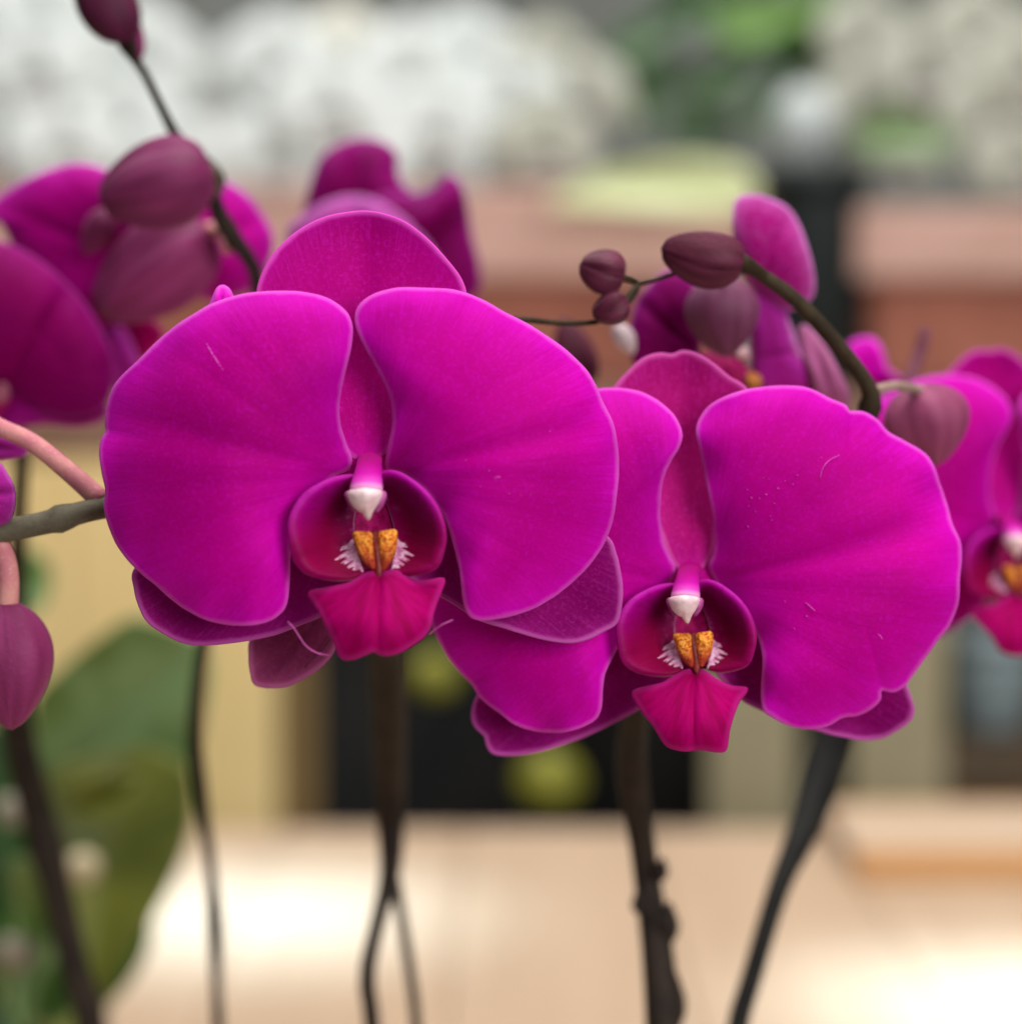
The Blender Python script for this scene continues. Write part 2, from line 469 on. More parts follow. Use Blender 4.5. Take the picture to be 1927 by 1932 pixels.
bw = mesh_obj('back_wall', box_mesh('back_wall', (9, 0.12, 3.2), 0), WALLM, None, (0, 3.1, 1.6)); bw['kind'] = 'structure'

# table in front: planks side by side
TABLE_Z = 0.82
WOOD = [w_wood('table_wood_%d' % i, a, b, (30, 2.5, 30)) for i, (a, b) in enumerate([
    ((0.43, 0.295, 0.195), (0.48, 0.335, 0.225)), ((0.425, 0.29, 0.192), (0.475, 0.33, 0.22)), ((0.435, 0.30, 0.20), (0.485, 0.34, 0.23))])]
table = empty('table', (0.06, 0.9, 0))
tag(table, 'pale wooden plank table behind and below the pink flowers', 'table')
TY0, TY1 = 0.28, 1.405
rnd = random.Random(4)
x = -0.62
for i in range(10):
    w = 0.118
    pl = box_mesh('plank', (w - 0.0005, TY1 - TY0 + rnd.uniform(-0.002, 0.002), 0.032), 0.0025)
    mesh_obj('plank', pl, WOOD[i % 3], table, Vector((x + w / 2, (TY0 + TY1) / 2, TABLE_Z - 0.016 + rnd.uniform(-0.0002, 0.0002))) - table.location)
    x += w
TX0, TX1 = -0.62, x
LEGW = w_wood('table_leg_wood', (0.40, 0.27, 0.16), (0.5, 0.36, 0.22), (40, 40, 3))
lm = box_mesh('leg', (0.06, 0.06, TABLE_Z - 0.035), 0.004)
for lx in (TX0 + 0.06, TX1 - 0.06):
    for ly in (TY0 + 0.06, TY1 - 0.1):
        mesh_obj('leg', lm, LEGW, table, Vector((lx, ly, (TABLE_Z - 0.035) / 2)) - table.location)

# low wooden tray on the right of the table
tray = empty('wooden_tray', at(1800, 1640, 1.2))
tray.location.z = TABLE_Z
tag(tray, 'low flat wooden tray with orange brown front edge lying on the table at right', 'tray')
tc = at(1960, 1600, 1.24); tl = tray.location.copy()
ORW = w_wood('tray_wood_orange', (0.48, 0.24, 0.09), (0.55, 0.30, 0.12), (3, 40, 40))
TPW = w_wood('tray_wood_pale', (0.50, 0.36, 0.25), (0.58, 0.43, 0.31), (3, 40, 40))
def put(par, nm, size, c, mat, bev=0.002):
    return mesh_obj(nm, box_mesh(nm, size, bev), mat, par, Vector(c) - par.location)
tx0 = at(1612, 1640, 1.29).x
put(tray, 'front_board', (0.44, 0.012, 0.017), (tx0 + 0.22, 1.270, TABLE_Z + 0.0095), ORW)
put(tray, 'back_board', (0.44, 0.012, 0.017), (tx0 + 0.22, 1.396, TABLE_Z + 0.0095), ORW)
for i in range(3):
    put(tray, 'top_slat', (0.438, 0.0372, 0.010), (tx0 + 0.22, 1.2953 + i * 0.0378, TABLE_Z + 0.0135), TPW)

# ------------------------------------------------------------------ bench with panels behind the table
BZ = 1.095; BY0 = 1.70
bench = empty('display_bench', (0, 1.9, 0))
tag(bench, 'display bench with tan and khaki front boards and a dark open middle', 'bench')
BDARK = simple('bench_dark', (0.050, 0.046, 0.042), (0.028, 0.030, 0.032), 9, 0.7, 0.15)
TAN = w_wood('board_tan', (0.66, 0.48, 0.20), (0.76, 0.57, 0.27), (25, 25, 2))
TAN_SHADED = w_wood('board_tan_shaded', (0.16, 0.10, 0.035), (0.20, 0.13, 0.05), (25, 25, 2))  # darker copy of the tan board, shade of its side face put into colour
KHA = w_wood('board_khaki', (0.27, 0.225, 0.13), (0.33, 0.28, 0.17), (25, 25, 2))
BRN = w_wood('board_dark_brown', (0.060, 0.038, 0.020), (0.08, 0.05, 0.026), (25, 25, 2))
put(bench, 'top', (2.4, 0.62, 0.05), (0, BY0 + 0.32, BZ - 0.025), simple('bench_top', (0.22, 0.12, 0.08), None, 20, 0.6))
put(bench, 'back_panel', (2.4, 0.03, BZ - 0.06), (0, BY0 + 0.60, (BZ - 0.06) / 2 + 0.005), BDARK)
def bx_at(xa, xb, d):
    return at(xa, 1300, d).x, at(xb, 1300, d).x
def board(nm, xa, xb, y, depth, mat):
    a, b = bx_at(xa, xb, y + 0.02)
    return put(bench, nm, (b - a, depth, BZ - 0.056), ((a + b) / 2, y + depth / 2, (BZ - 0.056) / 2 + 0.002), mat)
board('front_board', -260, 140, 1.70, 0.02, TAN)
board('front_board', 143, 340, 1.70, 0.02, TAN)
board('front_board', 343, 520, 1.70, 0.02, TAN)
board('side_board', 523, 596, 1.735, 0.02, TAN_SHADED)
board('front_board', 1338, 1505, 1.70, 0.02, KHA)
board('front_board', 1605, 1785, 1.70, 0.02, KHA)
board('rear_board', 1800, 2080, 1.90, 0.02, BRN)

# ------------------------------------------------------------------ terracotta troughs on the bench
def terra(name, a, b):
    return simple(name, a, b, 25, 0.75, 0.2, 0.002, 0.4)
TER1 = terra('terracotta_red', (0.34, 0.125, 0.085), (0.28, 0.10, 0.068))
TER2 = terra('terracotta_rim_pink', (0.50, 0.31, 0.26), (0.44, 0.265, 0.215))
SOIL = simple('bark_soil', (0.035, 0.024, 0.016), (0.02, 0.014, 0.01), 60, 0.9, 0.1, 0.01, 1.0)
def trough(xa, xb, rim_top, rim_bot, d, depth, label):
    a, b = at(xa, 500, d).x, at(xb, 500, d).x
    zt = at(900, rim_top, d).z; zb = at(900, rim_bot, d).z
    y0 = at(900, 500, d).y; L = b - a
    r = empty('terracotta_trough', ((a + b) / 2, y0 + depth / 2, BZ))
    tag(r, label, 'trough', 'terracotta troughs on the bench')
    # tapered body
    bm = bmesh.new(); bmesh.ops.create_cube(bm, size=1)
    for v in bm.verts:
        s = 0.86 if v.co.z < 0 else 0.97
        v.co = Vector((v.co.x * (L - 0.03) * (0.97 if v.co.z < 0 else 1), v.co.y * (depth - 0.02) * s, v.co.z * (zb - BZ + 0.01)))
    bmesh.ops.bevel(bm, geom=bm.edges[:], offset=0.006, segments=3, affect='EDGES')
    me = bpy.data.meshes.new('body'); bm.to_mesh(me); bm.free()
    mesh_obj('body', me, TER1, r, (0, 0, (zb - BZ + 0.01) / 2 + 0.0005))
    # rim: four bars
    h = zt - zb; t = 0.022
    zz = (zt + zb) / 2 - BZ
    put(r, 'rim', (L, t, h), r.location + Vector((0, -depth / 2 + t / 2, zz)), TER2, 0.006)
    put(r, 'rim', (L, t, h), r.location + Vector((0, depth / 2 - t / 2, zz)), TER2, 0.006)
    put(r, 'rim', (t, depth - 2 * t - 0.001, h), r.location + Vector((-L / 2 + t / 2, 0, zz)), TER2, 0.006)
    put(r, 'rim', (t, depth - 2 * t - 0.001, h), r.location + Vector((L / 2 - t / 2, 0, zz)), TER2, 0.006)
    put(r, 'soil', (L - 2 * t - 0.002, depth - 2 * t - 0.002, 0.02), r.location + Vector((0, 0, zz + h / 2 - 0.025)), SOIL, 0.003)
    return r
trA = trough(-120, 700, 345, 525, 1.83, 0.20, 'long terracotta trough with pinkish rim behind the pink flowers at left')
trB = trough(712, 1440, 352, 525, 1.80, 0.20, 'terracotta trough with pinkish rim under the pale green leaf')
trC = trough(1612, 2120, 392, 528, 1.74, 0.20, 'terracotta trough with pinkish rim at the right edge')

# blue-grey pot beside the right board
def lathe(name, prof, seg=32):
    V = []; F = []
    for r, z in prof:
        for j in range(seg):
            a = 2 * math.pi * j / seg; V.append((r * math.cos(a), r * math.sin(a), z))
    for i in range(len(prof) - 1):
        for j in range(seg):
            k = (j + 1) % seg; F.append((i * seg + j, i * seg + k, (i + 1) * seg + k, (i + 1) * seg + j))
    F.append(tuple(range(seg))[::-1]); F.append(tuple((len(prof) - 1) * seg + j for j in range(seg)))
    return make_mesh(name, V, F)
gp = at(1868, 1375, 1.80)
stand = mesh_obj('wooden_crate', box_mesh('wooden_crate', (0.14, 0.13, gp.z - 0.002), 0.004), BRN, None, (gp.x, gp.y + 0.005, (gp.z - 0.002) / 2))
tag(stand, 'dark brown wooden crate under the blue grey pot at right', 'crate')
pot = mesh_obj('plant_pot', lathe('plant_pot', [(0.026, 0), (0.030, 0.004), (0.036, 0.06), (0.0365, 0.068), (0.039, 0.070), (0.039, 0.083), (0.035, 0.083), (0.034, 0.06), (0.028, 0.058)]),
               simple('pot_blue_grey', (0.25, 0.30, 0.31), (0.20, 0.25, 0.26), 60, 0.4, 0.4), None, gp)
tag(pot, 'small blue grey pot on a brown crate at right edge', 'pot')
YFR = simple('fruit_yellow_green', (0.24, 0.22, 0.02), (0.13, 0.14, 0.014), 80, 0.4, 0.35)
def blob_mesh(name, r, sx, sy, sz, seed, n=20):
    w = Wave(seed, 2.5 / r, 6); V = []; F = []
    for i in range(n + 1):
        th = math.pi * i / n
        for j in range(n * 2):
            ph = math.pi * j / n
            d = np.array((math.sin(th) * math.cos(ph) * sx, math.sin(th) * math.sin(ph) * sy, math.cos(th) * sz)) * r
            V.append(d * (1 + 0.05 * w(d[0] + d[1] * 0.5, d[2])))
    m = n * 2
    for i in range(n):
        for j in range(m):
            k = (j + 1) % m; F.append((i * m + j, (i + 1) * m + j, (i + 1) * m + k, i * m + k))
    me = make_mesh(name, V, F)
    bm = bmesh.new(); bm.from_mesh(me); bmesh.ops.remove_doubles(bm, verts=bm.verts, dist=1e-6); bm.to_mesh(me); bm.free()
    return me

# ------------------------------------------------------------------ flower outlines (layout units)
z1 = lambda L: [(150.5 + x * 0.547, 376.4 + y * 0.547) for x, y in L]
z2 = lambda L: [(526.9 + x * 0.23376, 828.0 + y * 0.23376) for x, y in L]
z3 = lambda L: [(865.6 + x * 0.5078, 639.8 + y * 0.5078) for x, y in L]
z4 = lambda L: [(1129.0 + x * 0.21425, 1016.1 + y * 0.21425) for x, y in L]
z6 = lambda L: [(1016.1 + x * 0.47263, 338.7 + y * 0.47263) for x, y in L]
zc = lambda L: [(451.6 + x * 0.27342, 225.8 + y * 0.27342) for x, y in L]
ze = lambda L: [(1550.6 + x * 0.38959, 602.2 + y * 0.38959) for x, y in L]
z7 = lambda L: [(x * 0.61015, 752.7 + y * 0.61015) for x, y in L]
def q2(L):     # lip of the second flower: same drawing, smaller, at its own place
    return [(1306.8 + 0.885 * (x - 770) * 0.23376, 1226.0 + 0.875 * (y - 900) * 0.23376) for x, y in L]

def relief_petal(seed, y0=0.0, belly=0.0095, back=0.0045, fold=0.0012, fold_at=0.0, ruf=0.0010, scale=1.0):
    wl = Wave(seed, 0.0095 / scale, 6); wr = Wave(seed + 5, 0.045 / scale, 7)
    def f(px, py, e, rho, ang):
        r = np.clip(rho, 0, 1)
        y = y0 - belly * np.sin(np.pi * np.clip(r * 0.95, 0, 1)) + back * e ** 5
        y = y + fold * np.exp(-((ang - fold_at) / 0.10) ** 2) * np.clip(r * 1.6, 0, 1)
        y = y + 0.0021 * wl(px, py) * np.clip(r * 2, 0, 1) + ruf * wr(px, py) * e ** 5
        for k in range(-5, 6):
            y = y + 0.00014 * np.exp(-((ang - k * 0.23) / 0.05) ** 2) * np.clip(r * 2, 0, 1)
        return y
    return f
def relief_sepal(seed, y0=0.004, slope=0.006, cup=0.0025, keel=0.0012, scale=1.0):
    wl = Wave(seed, 0.015 / scale, 6)
    def f(px, py, e, rho, ang):
        r = np.clip(rho, 0, 1.1)
        return (y0 + slope * np.sin(r * 1.5) - cup * e ** 3 * r + keel * np.exp(-(ang / 0.09) ** 2) * r
                + 0.0008 * wl(px, py) * r)
    return f

FL_A = dict(  # large flower on the left
    origin=(690, 880), d0=0.450,
    lp=(z1([(935,890),(915,840),(893,760),(895,680),(910,600),(930,520),(938,450),(925,400),(890,365),(840,338),(770,323),(690,318),(600,323),(520,340),(450,365),(390,400),(330,440),(270,490),(210,550),(150,605),(115,655),(98,710),(90,770),(92,802),(76,830),(70,880),(80,950),(92,1010),(87,1060),(100,1120),(130,1190),(170,1245),(215,1290),(260,1325),(310,1370),(370,1415),(440,1448),(520,1465),(600,1465),(660,1448),(700,1415),(715,1370),(720,1300),(722,1230),(730,1160),(760,1100),(800,1040),(840,990),(880,950),(925,930)]), z1([(470,880)])[0]),
    rp=(z1([(1060,880),(1070,830),(1080,770),(1075,700),(1055,640),(1020,570),(980,500),(955,440),(952,395),(970,360),(1010,330),(1070,312),(1130,306),(1200,308),(1270,312),(1330,325),(1400,355),(1470,395),(1540,430),(1610,475),(1680,525),(1740,585),(1775,640),(1800,700),(1835,770),(1850,850),(1855,930),(1848,1010),(1840,1080),(1820,1150),(1790,1210),(1740,1275),(1670,1340),(1590,1395),(1500,1430),(1420,1447),(1370,1447),(1340,1430),(1325,1390),(1318,1330),(1310,1270),(1290,1190),(1265,1110),(1230,1050),(1180,990),(1120,945),(1060,930)]), z1([(1500,860)])[0]),
    ds=(z1([(985,905),(930,880),(870,800),(770,690),(680,560),(620,430),(612,320),(640,235),(690,165),(760,105),(840,65),(920,47),(990,42),(1060,55),(1130,85),(1200,140),(1260,205),(1310,270),(1332,340),(1320,430),(1260,560),(1170,700),(1090,820),(1045,880)]), z1([(975,330)])[0]),
    ls=(z1([(188,1280),(190,1340),(205,1400),(235,1455),(290,1495),(350,1525),(410,1535),(500,1530),(590,1517),(680,1497),(760,1465),(830,1435),(900,1380),(960,1280),(990,1150),(975,1050),(930,1000),(800,1020),(600,1100),(400,1170),(260,1215)]), z1([(560,1310)])[0]),
    rs=(z1([(1150,1310),(1245,1368),(1300,1400),(1380,1450),(1460,1475),(1540,1500),(1620,1520),(1690,1527),(1750,1515),(1800,1490),(1845,1465),(1862,1420),(1868,1350),(1862,1290),(1845,1220),(1818,1165),(1720,1110),(1500,1060),(1250,1010),(1080,970),(1020,1020),(1030,1130),(1080,1240)]), z1([(1480,1260)])[0]),
    mid=z2([(245,1240),(400,1205),(560,1170),(680,1095),(760,1075),(850,1075),(930,1065),(1000,1100),(1100,1150),(1210,1145),(1322,1132),(1310,1200),(1270,1300),(1230,1420),(1210,1520),(1150,1600),(1050,1670),(960,1720),(860,1742),(800,1730),(760,1708),(700,1730),(600,1770),(500,1762),(450,1650),(380,1500),(320,1380),(270,1300)]),
    midc=z2([(780,1380)])[0], midb=z2([(800,1060)])[0], lipmap=z2, seed=11)
FL_B = dict(  # large flower on the right
    origin=(1302, 1085), d0=0.478,
    lp=(z3([(800,850),(775,800),(755,750),(745,680),(745,600),(755,520),(785,450),(815,400),(826,350),(800,290),(750,240),(700,210),(640,190),(570,183),(500,190),(420,210),(300,260),(150,360),(20,540),(-80,760),(-118,920),(-100,1054),(-50,1162),(0,1230),(48,1280),(80,1330),(140,1380),(210,1430),(290,1455),(370,1460),(440,1445),(500,1415),(525,1370),(530,1300),(540,1240),(570,1180),(610,1100),(650,1040),(720,960),(780,900)]), z3([(340,860)])[0]),
    rp=(z3([(930,850),(945,800),(950,740),(945,670),(930,580),(910,480),(890,390),(882,340),(895,295),(930,250),(990,215),(1070,190),(1160,177),(1250,177),(1310,190),(1380,225),(1436,248),(1446,268),(1500,272),(1550,300),(1590,345),(1650,380),(1720,420),(1755,460),(1780,530),(1810,620),(1830,690),(1860,760),(1862,830),(1855,900),(1850,980),(1820,1060),(1780,1110),(1730,1180),(1680,1250),(1650,1290),(1610,1310),(1566,1302),(1562,1340),(1530,1370),(1480,1395),(1420,1405),(1370,1435),(1300,1447),(1230,1435),(1170,1405),(1130,1375),(1125,1300),(1130,1200),(1120,1130),(1090,1060),(1040,990),(970,920)]), z3([(1440,830)])[0]),
    ds=(z3([(860,860),(800,840),(740,700),(690,550),(620,380),(575,240),(575,185),(620,130),(680,75),(740,55),(790,58),(830,45),(880,55),(940,90),(1000,140),(1065,185),(1070,260),(1030,420),(970,600),(950,750),(915,840)]), z3([(830,300)])[0]),
    ls=(z3([(60,1345),(48,1400),(60,1440),(95,1475),(105,1510),(130,1540),(210,1545),(300,1530),(400,1500),(500,1460),(580,1420),(670,1370),(750,1310),(820,1220),(850,1120),(830,1040),(760,1010),(600,1050),(400,1110),(200,1200),(100,1280)]), z3([(430,1300)])[0]),
    rs=(z3([(1000,1290),(1060,1345),(1130,1380),(1230,1420),(1340,1455),(1420,1475),(1500,1487),(1570,1480),(1620,1455),(1670,1420),(1687,1380),(1675,1330),(1650,1275),(1560,1180),(1400,1100),(1200,1030),(1000,980),(920,1010),(900,1100),(940,1210)]), z3([(1280,1260)])[0]),
    mid=z4([(308,1350),(450,1305),(560,1280),(650,1225),(760,1165),(840,1160),(930,1170),(1020,1235),(1150,1300),(1292,1318),(1285,1360),(1230,1430),(1180,1560),(1140,1700),(1115,1855),(1040,1872),(900,1852),(750,1862),(620,1832),(560,1770),(480,1640),(400,1540),(330,1430)]),
    midc=z4([(820,1520)])[0], midb=z4([(835,1165)])[0], lipmap=q2, seed=29)

def local(px, py, y, F):
    d = F['d0'] + y
    return np.array(((px - CX) * K * d - (F['origin'][0] - CX) * K * F['d0'], y,
                     (CY - py) * K * d - (CY - F['origin'][1]) * K * F['d0']))

LOBE_RIM_L = [(640,300),(540,300),(430,320),(300,380),(200,450),(120,560),(80,680),(85,800),(100,900),(130,1000),(210,1080),(330,1120),(450,1135),(560,1130),(650,1095)]
LOBE_INN_L = [(690,440),(660,470),(630,520),(610,570),(600,620),(595,670),(595,720),(597,770),(600,820),(605,870),(615,920),(630,960),(645,1000),(655,1035),(665,1070)]
LOBE_RIM_R = [(800,300),(860,265),(950,270),(1060,330),(1180,430),(1270,550),(1320,680),(1336,800),(1315,920),(1280,1020),(1220,1060),(1150,1080),(1080,1095),(1000,1095),(920,1075)]
LOBE_INN_R = [(830,440),(850,470),(870,520),(890,570),(905,620),(920,670),(930,720),(940,770),(945,820),(945,870),(940,920),(930,960),(920,1000),(915,1035),(905,1065)]
def lobe_depth(u, v, k):
    yi = -0.0005 - 0.0085 * v ** 2
    yr = -0.004 - 0.0105 * np.sin(np.pi * np.clip(0.12 + v * 0.75, 0, 1)) - 0.001 * v
    return (yi + (yr - yi) * u ** 1.7 + 0.0022 * np.clip((u - 0.82) / 0.18, 0, 1) ** 2) * k
def lobe_mesh(name, rim, inn, F, k, nu=22, nv=44):
    rm = np.array(F['lipmap'](rim)); im = np.array(F['lipmap'](inn))
    rc = open_curve(rm, nv)
    # the two curves must share their parameter: resample the inner one evenly too
    ic = open_curve(im, nv)
    V = []; U = []; W = []
    wv = Wave(F['seed'] + 3, 0.06, 5)
    for i in range(nv):
        for j in range(nu):
            u = j / (nu - 1); v = i / (nv - 1)
            p = ic[i] + (rc[i] - ic[i]) * u
            y = lobe_depth(u, v, k) + 0.0004 * wv(p[0], p[1]) * u
            V.append(local(p[0], p[1], y, F)); U.append(u); W.append(v)
    Fc = []
    for i in range(nv - 1):
        for j in range(nu - 1):
            a = i * nu + j; Fc.append((a, a + 1, a + nu + 1, a + nu))
    rimi = list(range(nu)) + [i * nu + nu - 1 for i in range(1, nv)] + [(nv - 1) * nu + j for j in range(nu - 2, -1, -1)] + [i * nu for i in range(nv - 2, 0, -1)]
    return thicken(name, V, Fc, rimi, dict(rho=U, ang=W), 0.0008)
SEP2 = petal_material('sepal_rose_pink', (0.40, 0.002, 0.14), (0.56, 0.010, 0.25), (0.70, 0.03, 0.42), (0.88, 0.20, 0.62), (0.44, 0.0, 0.24), rim_w=0.002, speckle=0.12)
def build_flower(F, parent, extra=True):
    """all pieces of one open flower; the Empty is the part, the pieces are its sub-parts"""
    o = F['origin']; d0 = F['d0']; s = F['seed']; k = d0 / 0.45 * (1.0 if F['lipmap'] is z2 else 0.88)
    fl = empty('flower', at(o[0], o[1], d0) - parent.location, parent)
    fl.rotation_euler = FACE.to_euler()
    kw = dict(origin=o, d0=d0)
    b = (o[0], o[1] + 15)
    mesh_obj('petal', sheet('petal', F['lp'][0], F['lp'][1], (b[0] - 25, b[1]), yfun=relief_petal(s, -0.0005, fold_at=0.1), rings=36, n=260, jag=0.8, seed=s, **kw), PET, fl)
    mesh_obj('petal', sheet('petal', F['rp'][0], F['rp'][1], (b[0] + 25, b[1]), yfun=relief_petal(s + 1, -0.0005, fold_at=F.get('fold', -0.05), fold=F.get('foldh', 0.0012)), rings=36, n=260, jag=0.8, seed=s + 1, **kw), PET, fl)
    mesh_obj('sepal', sheet('sepal', F['ds'][0], F['ds'][1], b, yfun=relief_sepal(s + 2), rings=26, n=160, jag=0.4, seed=s + 2, **kw), F.get('dsm', SEP), fl)
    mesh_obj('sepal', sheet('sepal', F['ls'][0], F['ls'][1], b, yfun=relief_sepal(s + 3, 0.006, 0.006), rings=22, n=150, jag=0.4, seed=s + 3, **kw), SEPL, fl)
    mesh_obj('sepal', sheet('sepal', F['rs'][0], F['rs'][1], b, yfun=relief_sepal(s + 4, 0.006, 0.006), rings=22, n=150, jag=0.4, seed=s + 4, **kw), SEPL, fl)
    rc = [(o[0] + 70 * math.cos(a) * (1 + 0.1 * math.sin(3 * a)), o[1] + 20 + 75 * math.sin(a)) for a in np.linspace(0, 2 * math.pi, 14, endpoint=False)]
    mesh_obj('receptacle', sheet('receptacle', rc, (o[0], o[1] + 20), (o[0], o[1] + 20), yfun=lambda px, py, e, rho, ang: 0.0042 + 0.002 * e ** 2, rings=8, n=40, t=0.0012, **kw), SEP, fl)
    # lip
    mesh_obj('lip_side_lobe', lobe_mesh('lip_side_lobe', LOBE_RIM_L, LOBE_INN_L, F, k), LOBE, fl)
    mesh_obj('lip_side_lobe', lobe_mesh('lip_side_lobe', LOBE_RIM_R, LOBE_INN_R, F, k), LOBE, fl)
    L = open_curve(np.array(F['lipmap'](LOBE_INN_L)), 20); R = open_curve(np.array(F['lipmap'](LOBE_INN_R)), 20)
    V = []; Fc = []
    for i in range(20):
        v = i / 19
        for t in np.linspace(-0.06, 1.06, 9):
            p = L[i] + (R[i] - L[i]) * t
            V.append(local(p[0], p[1], lobe_depth(0, v, k) + 0.0006 + 0.002 * math.sin(math.pi * min(1, max(0, t))), F))
    for i in range(19):
        for j in range(8): a = i * 9 + j; Fc.append((a, a + 1, a + 10, a + 9))
    mesh_obj('lip_throat', thicken('lip_throat', V, Fc, [], {}, 0.0006), THROAT, fl)
    wm = Wave(s + 8, 0.05, 5); mb = F['midb']; hgt = max(p[1] for p in F['mid']) - mb[1]
    def midy(px, py, e, rho, ang):
        t = np.clip((py - mb[1]) / hgt, -0.1, 1)
        dx = (px - mb[0]) / hgt
        y = -0.0095 - 0.0085 * np.sin(np.clip(t, 0, 1) * 2.1) + 0.0105 * dx ** 2
        y = y + 0.0011 * np.exp(-(dx / 0.05) ** 2) * np.clip(1 - t * 0.6, 0, 1) + 0.0005 * wm(px, py) * t
        return y * k + 0.0012 * np.clip(e - 0.85, 0, 1) * 4 * np.clip(t, 0, 1)
    mesh_obj('lip', sheet('lip', F['mid'], F['midc'], mb, yfun=midy, rings=24, n=130, jag=0.3, seed=s + 9, t=0.0009, **kw), MID, fl)
    cal = [([(592,752),(605,745),(660,750),(715,748),(728,765),(735,860),(752,950),(765,1062),(735,1045),(690,1000),(645,920),(612,840)], (675,860), (680,740)),
           ([(812,765),(822,745),(870,740),(930,728),(944,735),(948,800),(942,870),(918,960),(880,1020),(842,1062),(825,960),(815,860)], (880,850), (870,735))]
    for poly, c, bb in cal:
        poly = [(775 + (x - 775) * 0.92, 895 + (y - 895) * 0.90) for x, y in poly]; bb = (bb[0], bb[1] + 16)
        def caly(px, py, e, rho, ang):
            return (-0.0098 - 0.0012 * np.clip(1 - e ** 4, 0, 1)) * k
        mp = F['lipmap']
        mesh_obj('callus', sheet('callus', mp(poly), mp([c])[0], mp([bb])[0], yfun=caly, rings=10, n=80, jag=0.7, seed=s + 12, t=0.0010, **kw), CALLUS, fl)
    # dark groove between the callus humps
    mesh_obj('callus_groove', sheet('callus_groove', F['lipmap']([(735,770),(805,770),(825,900),(828,1000),(812,1120),(798,1120),(772,1040),(745,900)]), F['lipmap']([(785,930)])[0], F['lipmap']([(780,760)])[0],
             yfun=lambda px, py, e, rho, ang: (-0.0098 - 0.0010 * rho + 0.0006 * e) * k, rings=6, n=40, t=0.0008, **kw), simple('callus_red', (0.22, 0.015, 0.008), (0.12, 0.004, 0.008), 800), fl)
    # column: curves forward over the throat, widest above the cap
    mp = F['lipmap']
    ctrl = [(732,120,0.0080,190),(727,170,0.0015,200),(720,225,-0.0045,210),(712,285,-0.0085,226),(705,350,-0.0112,252),(700,410,-0.0122,268),(698,445,-0.0117,258)]
    C = open_curve(ctrl, 22); V = []; Fc = []; T = []; A = []; seg = 20
    for i, (x, y, dy, w) in enumerate(C):
        for j in range(seg):
            a = 2 * math.pi * j / seg
            q = mp([(x + math.cos(a) * w / 2, y + math.sin(a) * w * 0.10)])[0]
            V.append(local(q[0], q[1], (dy + math.sin(a) * w * 0.23376 * K * 0.45 * 0.42) * k, F)); T.append(i / 21); A.append(a)
    for i in range(21):
        for j in range(seg):
            kk = (j + 1) % seg; Fc.append((i * seg + j, i * seg + kk, (i + 1) * seg + kk, (i + 1) * seg + j))
    Fc.append(tuple(range(seg))); Fc.append(tuple(21 * seg + j for j in range(seg))[::-1])
    me = make_mesh('column', V, Fc, dict(rho=T, ang=A))
    bm = bmesh.new(); bm.from_mesh(me); bmesh.ops.recalc_face_normals(bm, faces=bm.faces); bm.to_mesh(me); bm.free()
    mesh_obj('column', me, COLUMN, fl)
    cap = [(562,446),(568,428),(625,416),(692,412),(755,416),(808,428),(814,446),(786,512),(764,548),(744,580),(722,640),(712,642),(676,588),(640,568),(600,532),(574,486)]
    mesh_obj('anther_cap', sheet('anther_cap', mp(cap), mp([(692,490)])[0], mp([(692,430)])[0],
             yfun=lambda px, py, e, rho, ang: (-0.0168 - 0.0008 * np.clip(1 - e ** 2.5, 0, 1) + 0.0045 * np.clip(rho, 0, 1) ** 1.3) * k, rings=12, n=60, jag=0.35, seed=s+31, t=0.0009, **kw), CAP, fl)
    for sg in (-1, 1):   # small wings beside the cap
        xo = 695 + sg * 132
        w = [(xo - 25, 440), (xo + 25, 440), (xo + 22 - sg * 15, 520), (xo - sg * 45, 585), (xo - 18 - sg * 15, 510)]
        mesh_obj('column_wing', sheet('column_wing', mp(w), mp([(xo - sg * 8, 495)])[0], mp([(xo, 440)])[0],
                 yfun=lambda px, py, e, rho, ang: (-0.0125 - 0.001 * (1 - e)) * k, rings=5, n=30, t=0.0008, **kw), simple('column_wing_mauve', (0.42, 0.08, 0.28), (0.30, 0.03, 0.18), 700), fl)
    return fl

def copy_flower(src, parent, pos, yaw=0, roll=0, tilt=0, scale=1.0, mats=None):
    f = src.copy(); scene.collection.objects.link(f); f.parent = parent
    M = FACE @ Matrix.Rotation(yaw, 4, 'Z') @ Matrix.Rotation(tilt, 4, 'X') @ Matrix.Rotation(roll, 4, 'Y')
    f.location = pos - parent.location
    f.rotation_euler = M.to_euler(); f.scale = (scale,) * 3
    for ch in src.children:
        c = ch.copy(); scene.collection.objects.link(c); c.parent = f
        if mats and c.name.split('.')[0] in mats:
            c.material_slots[0].link = 'OBJECT'; c.material_slots[0].material = mats[c.name.split('.')[0]]
    return f

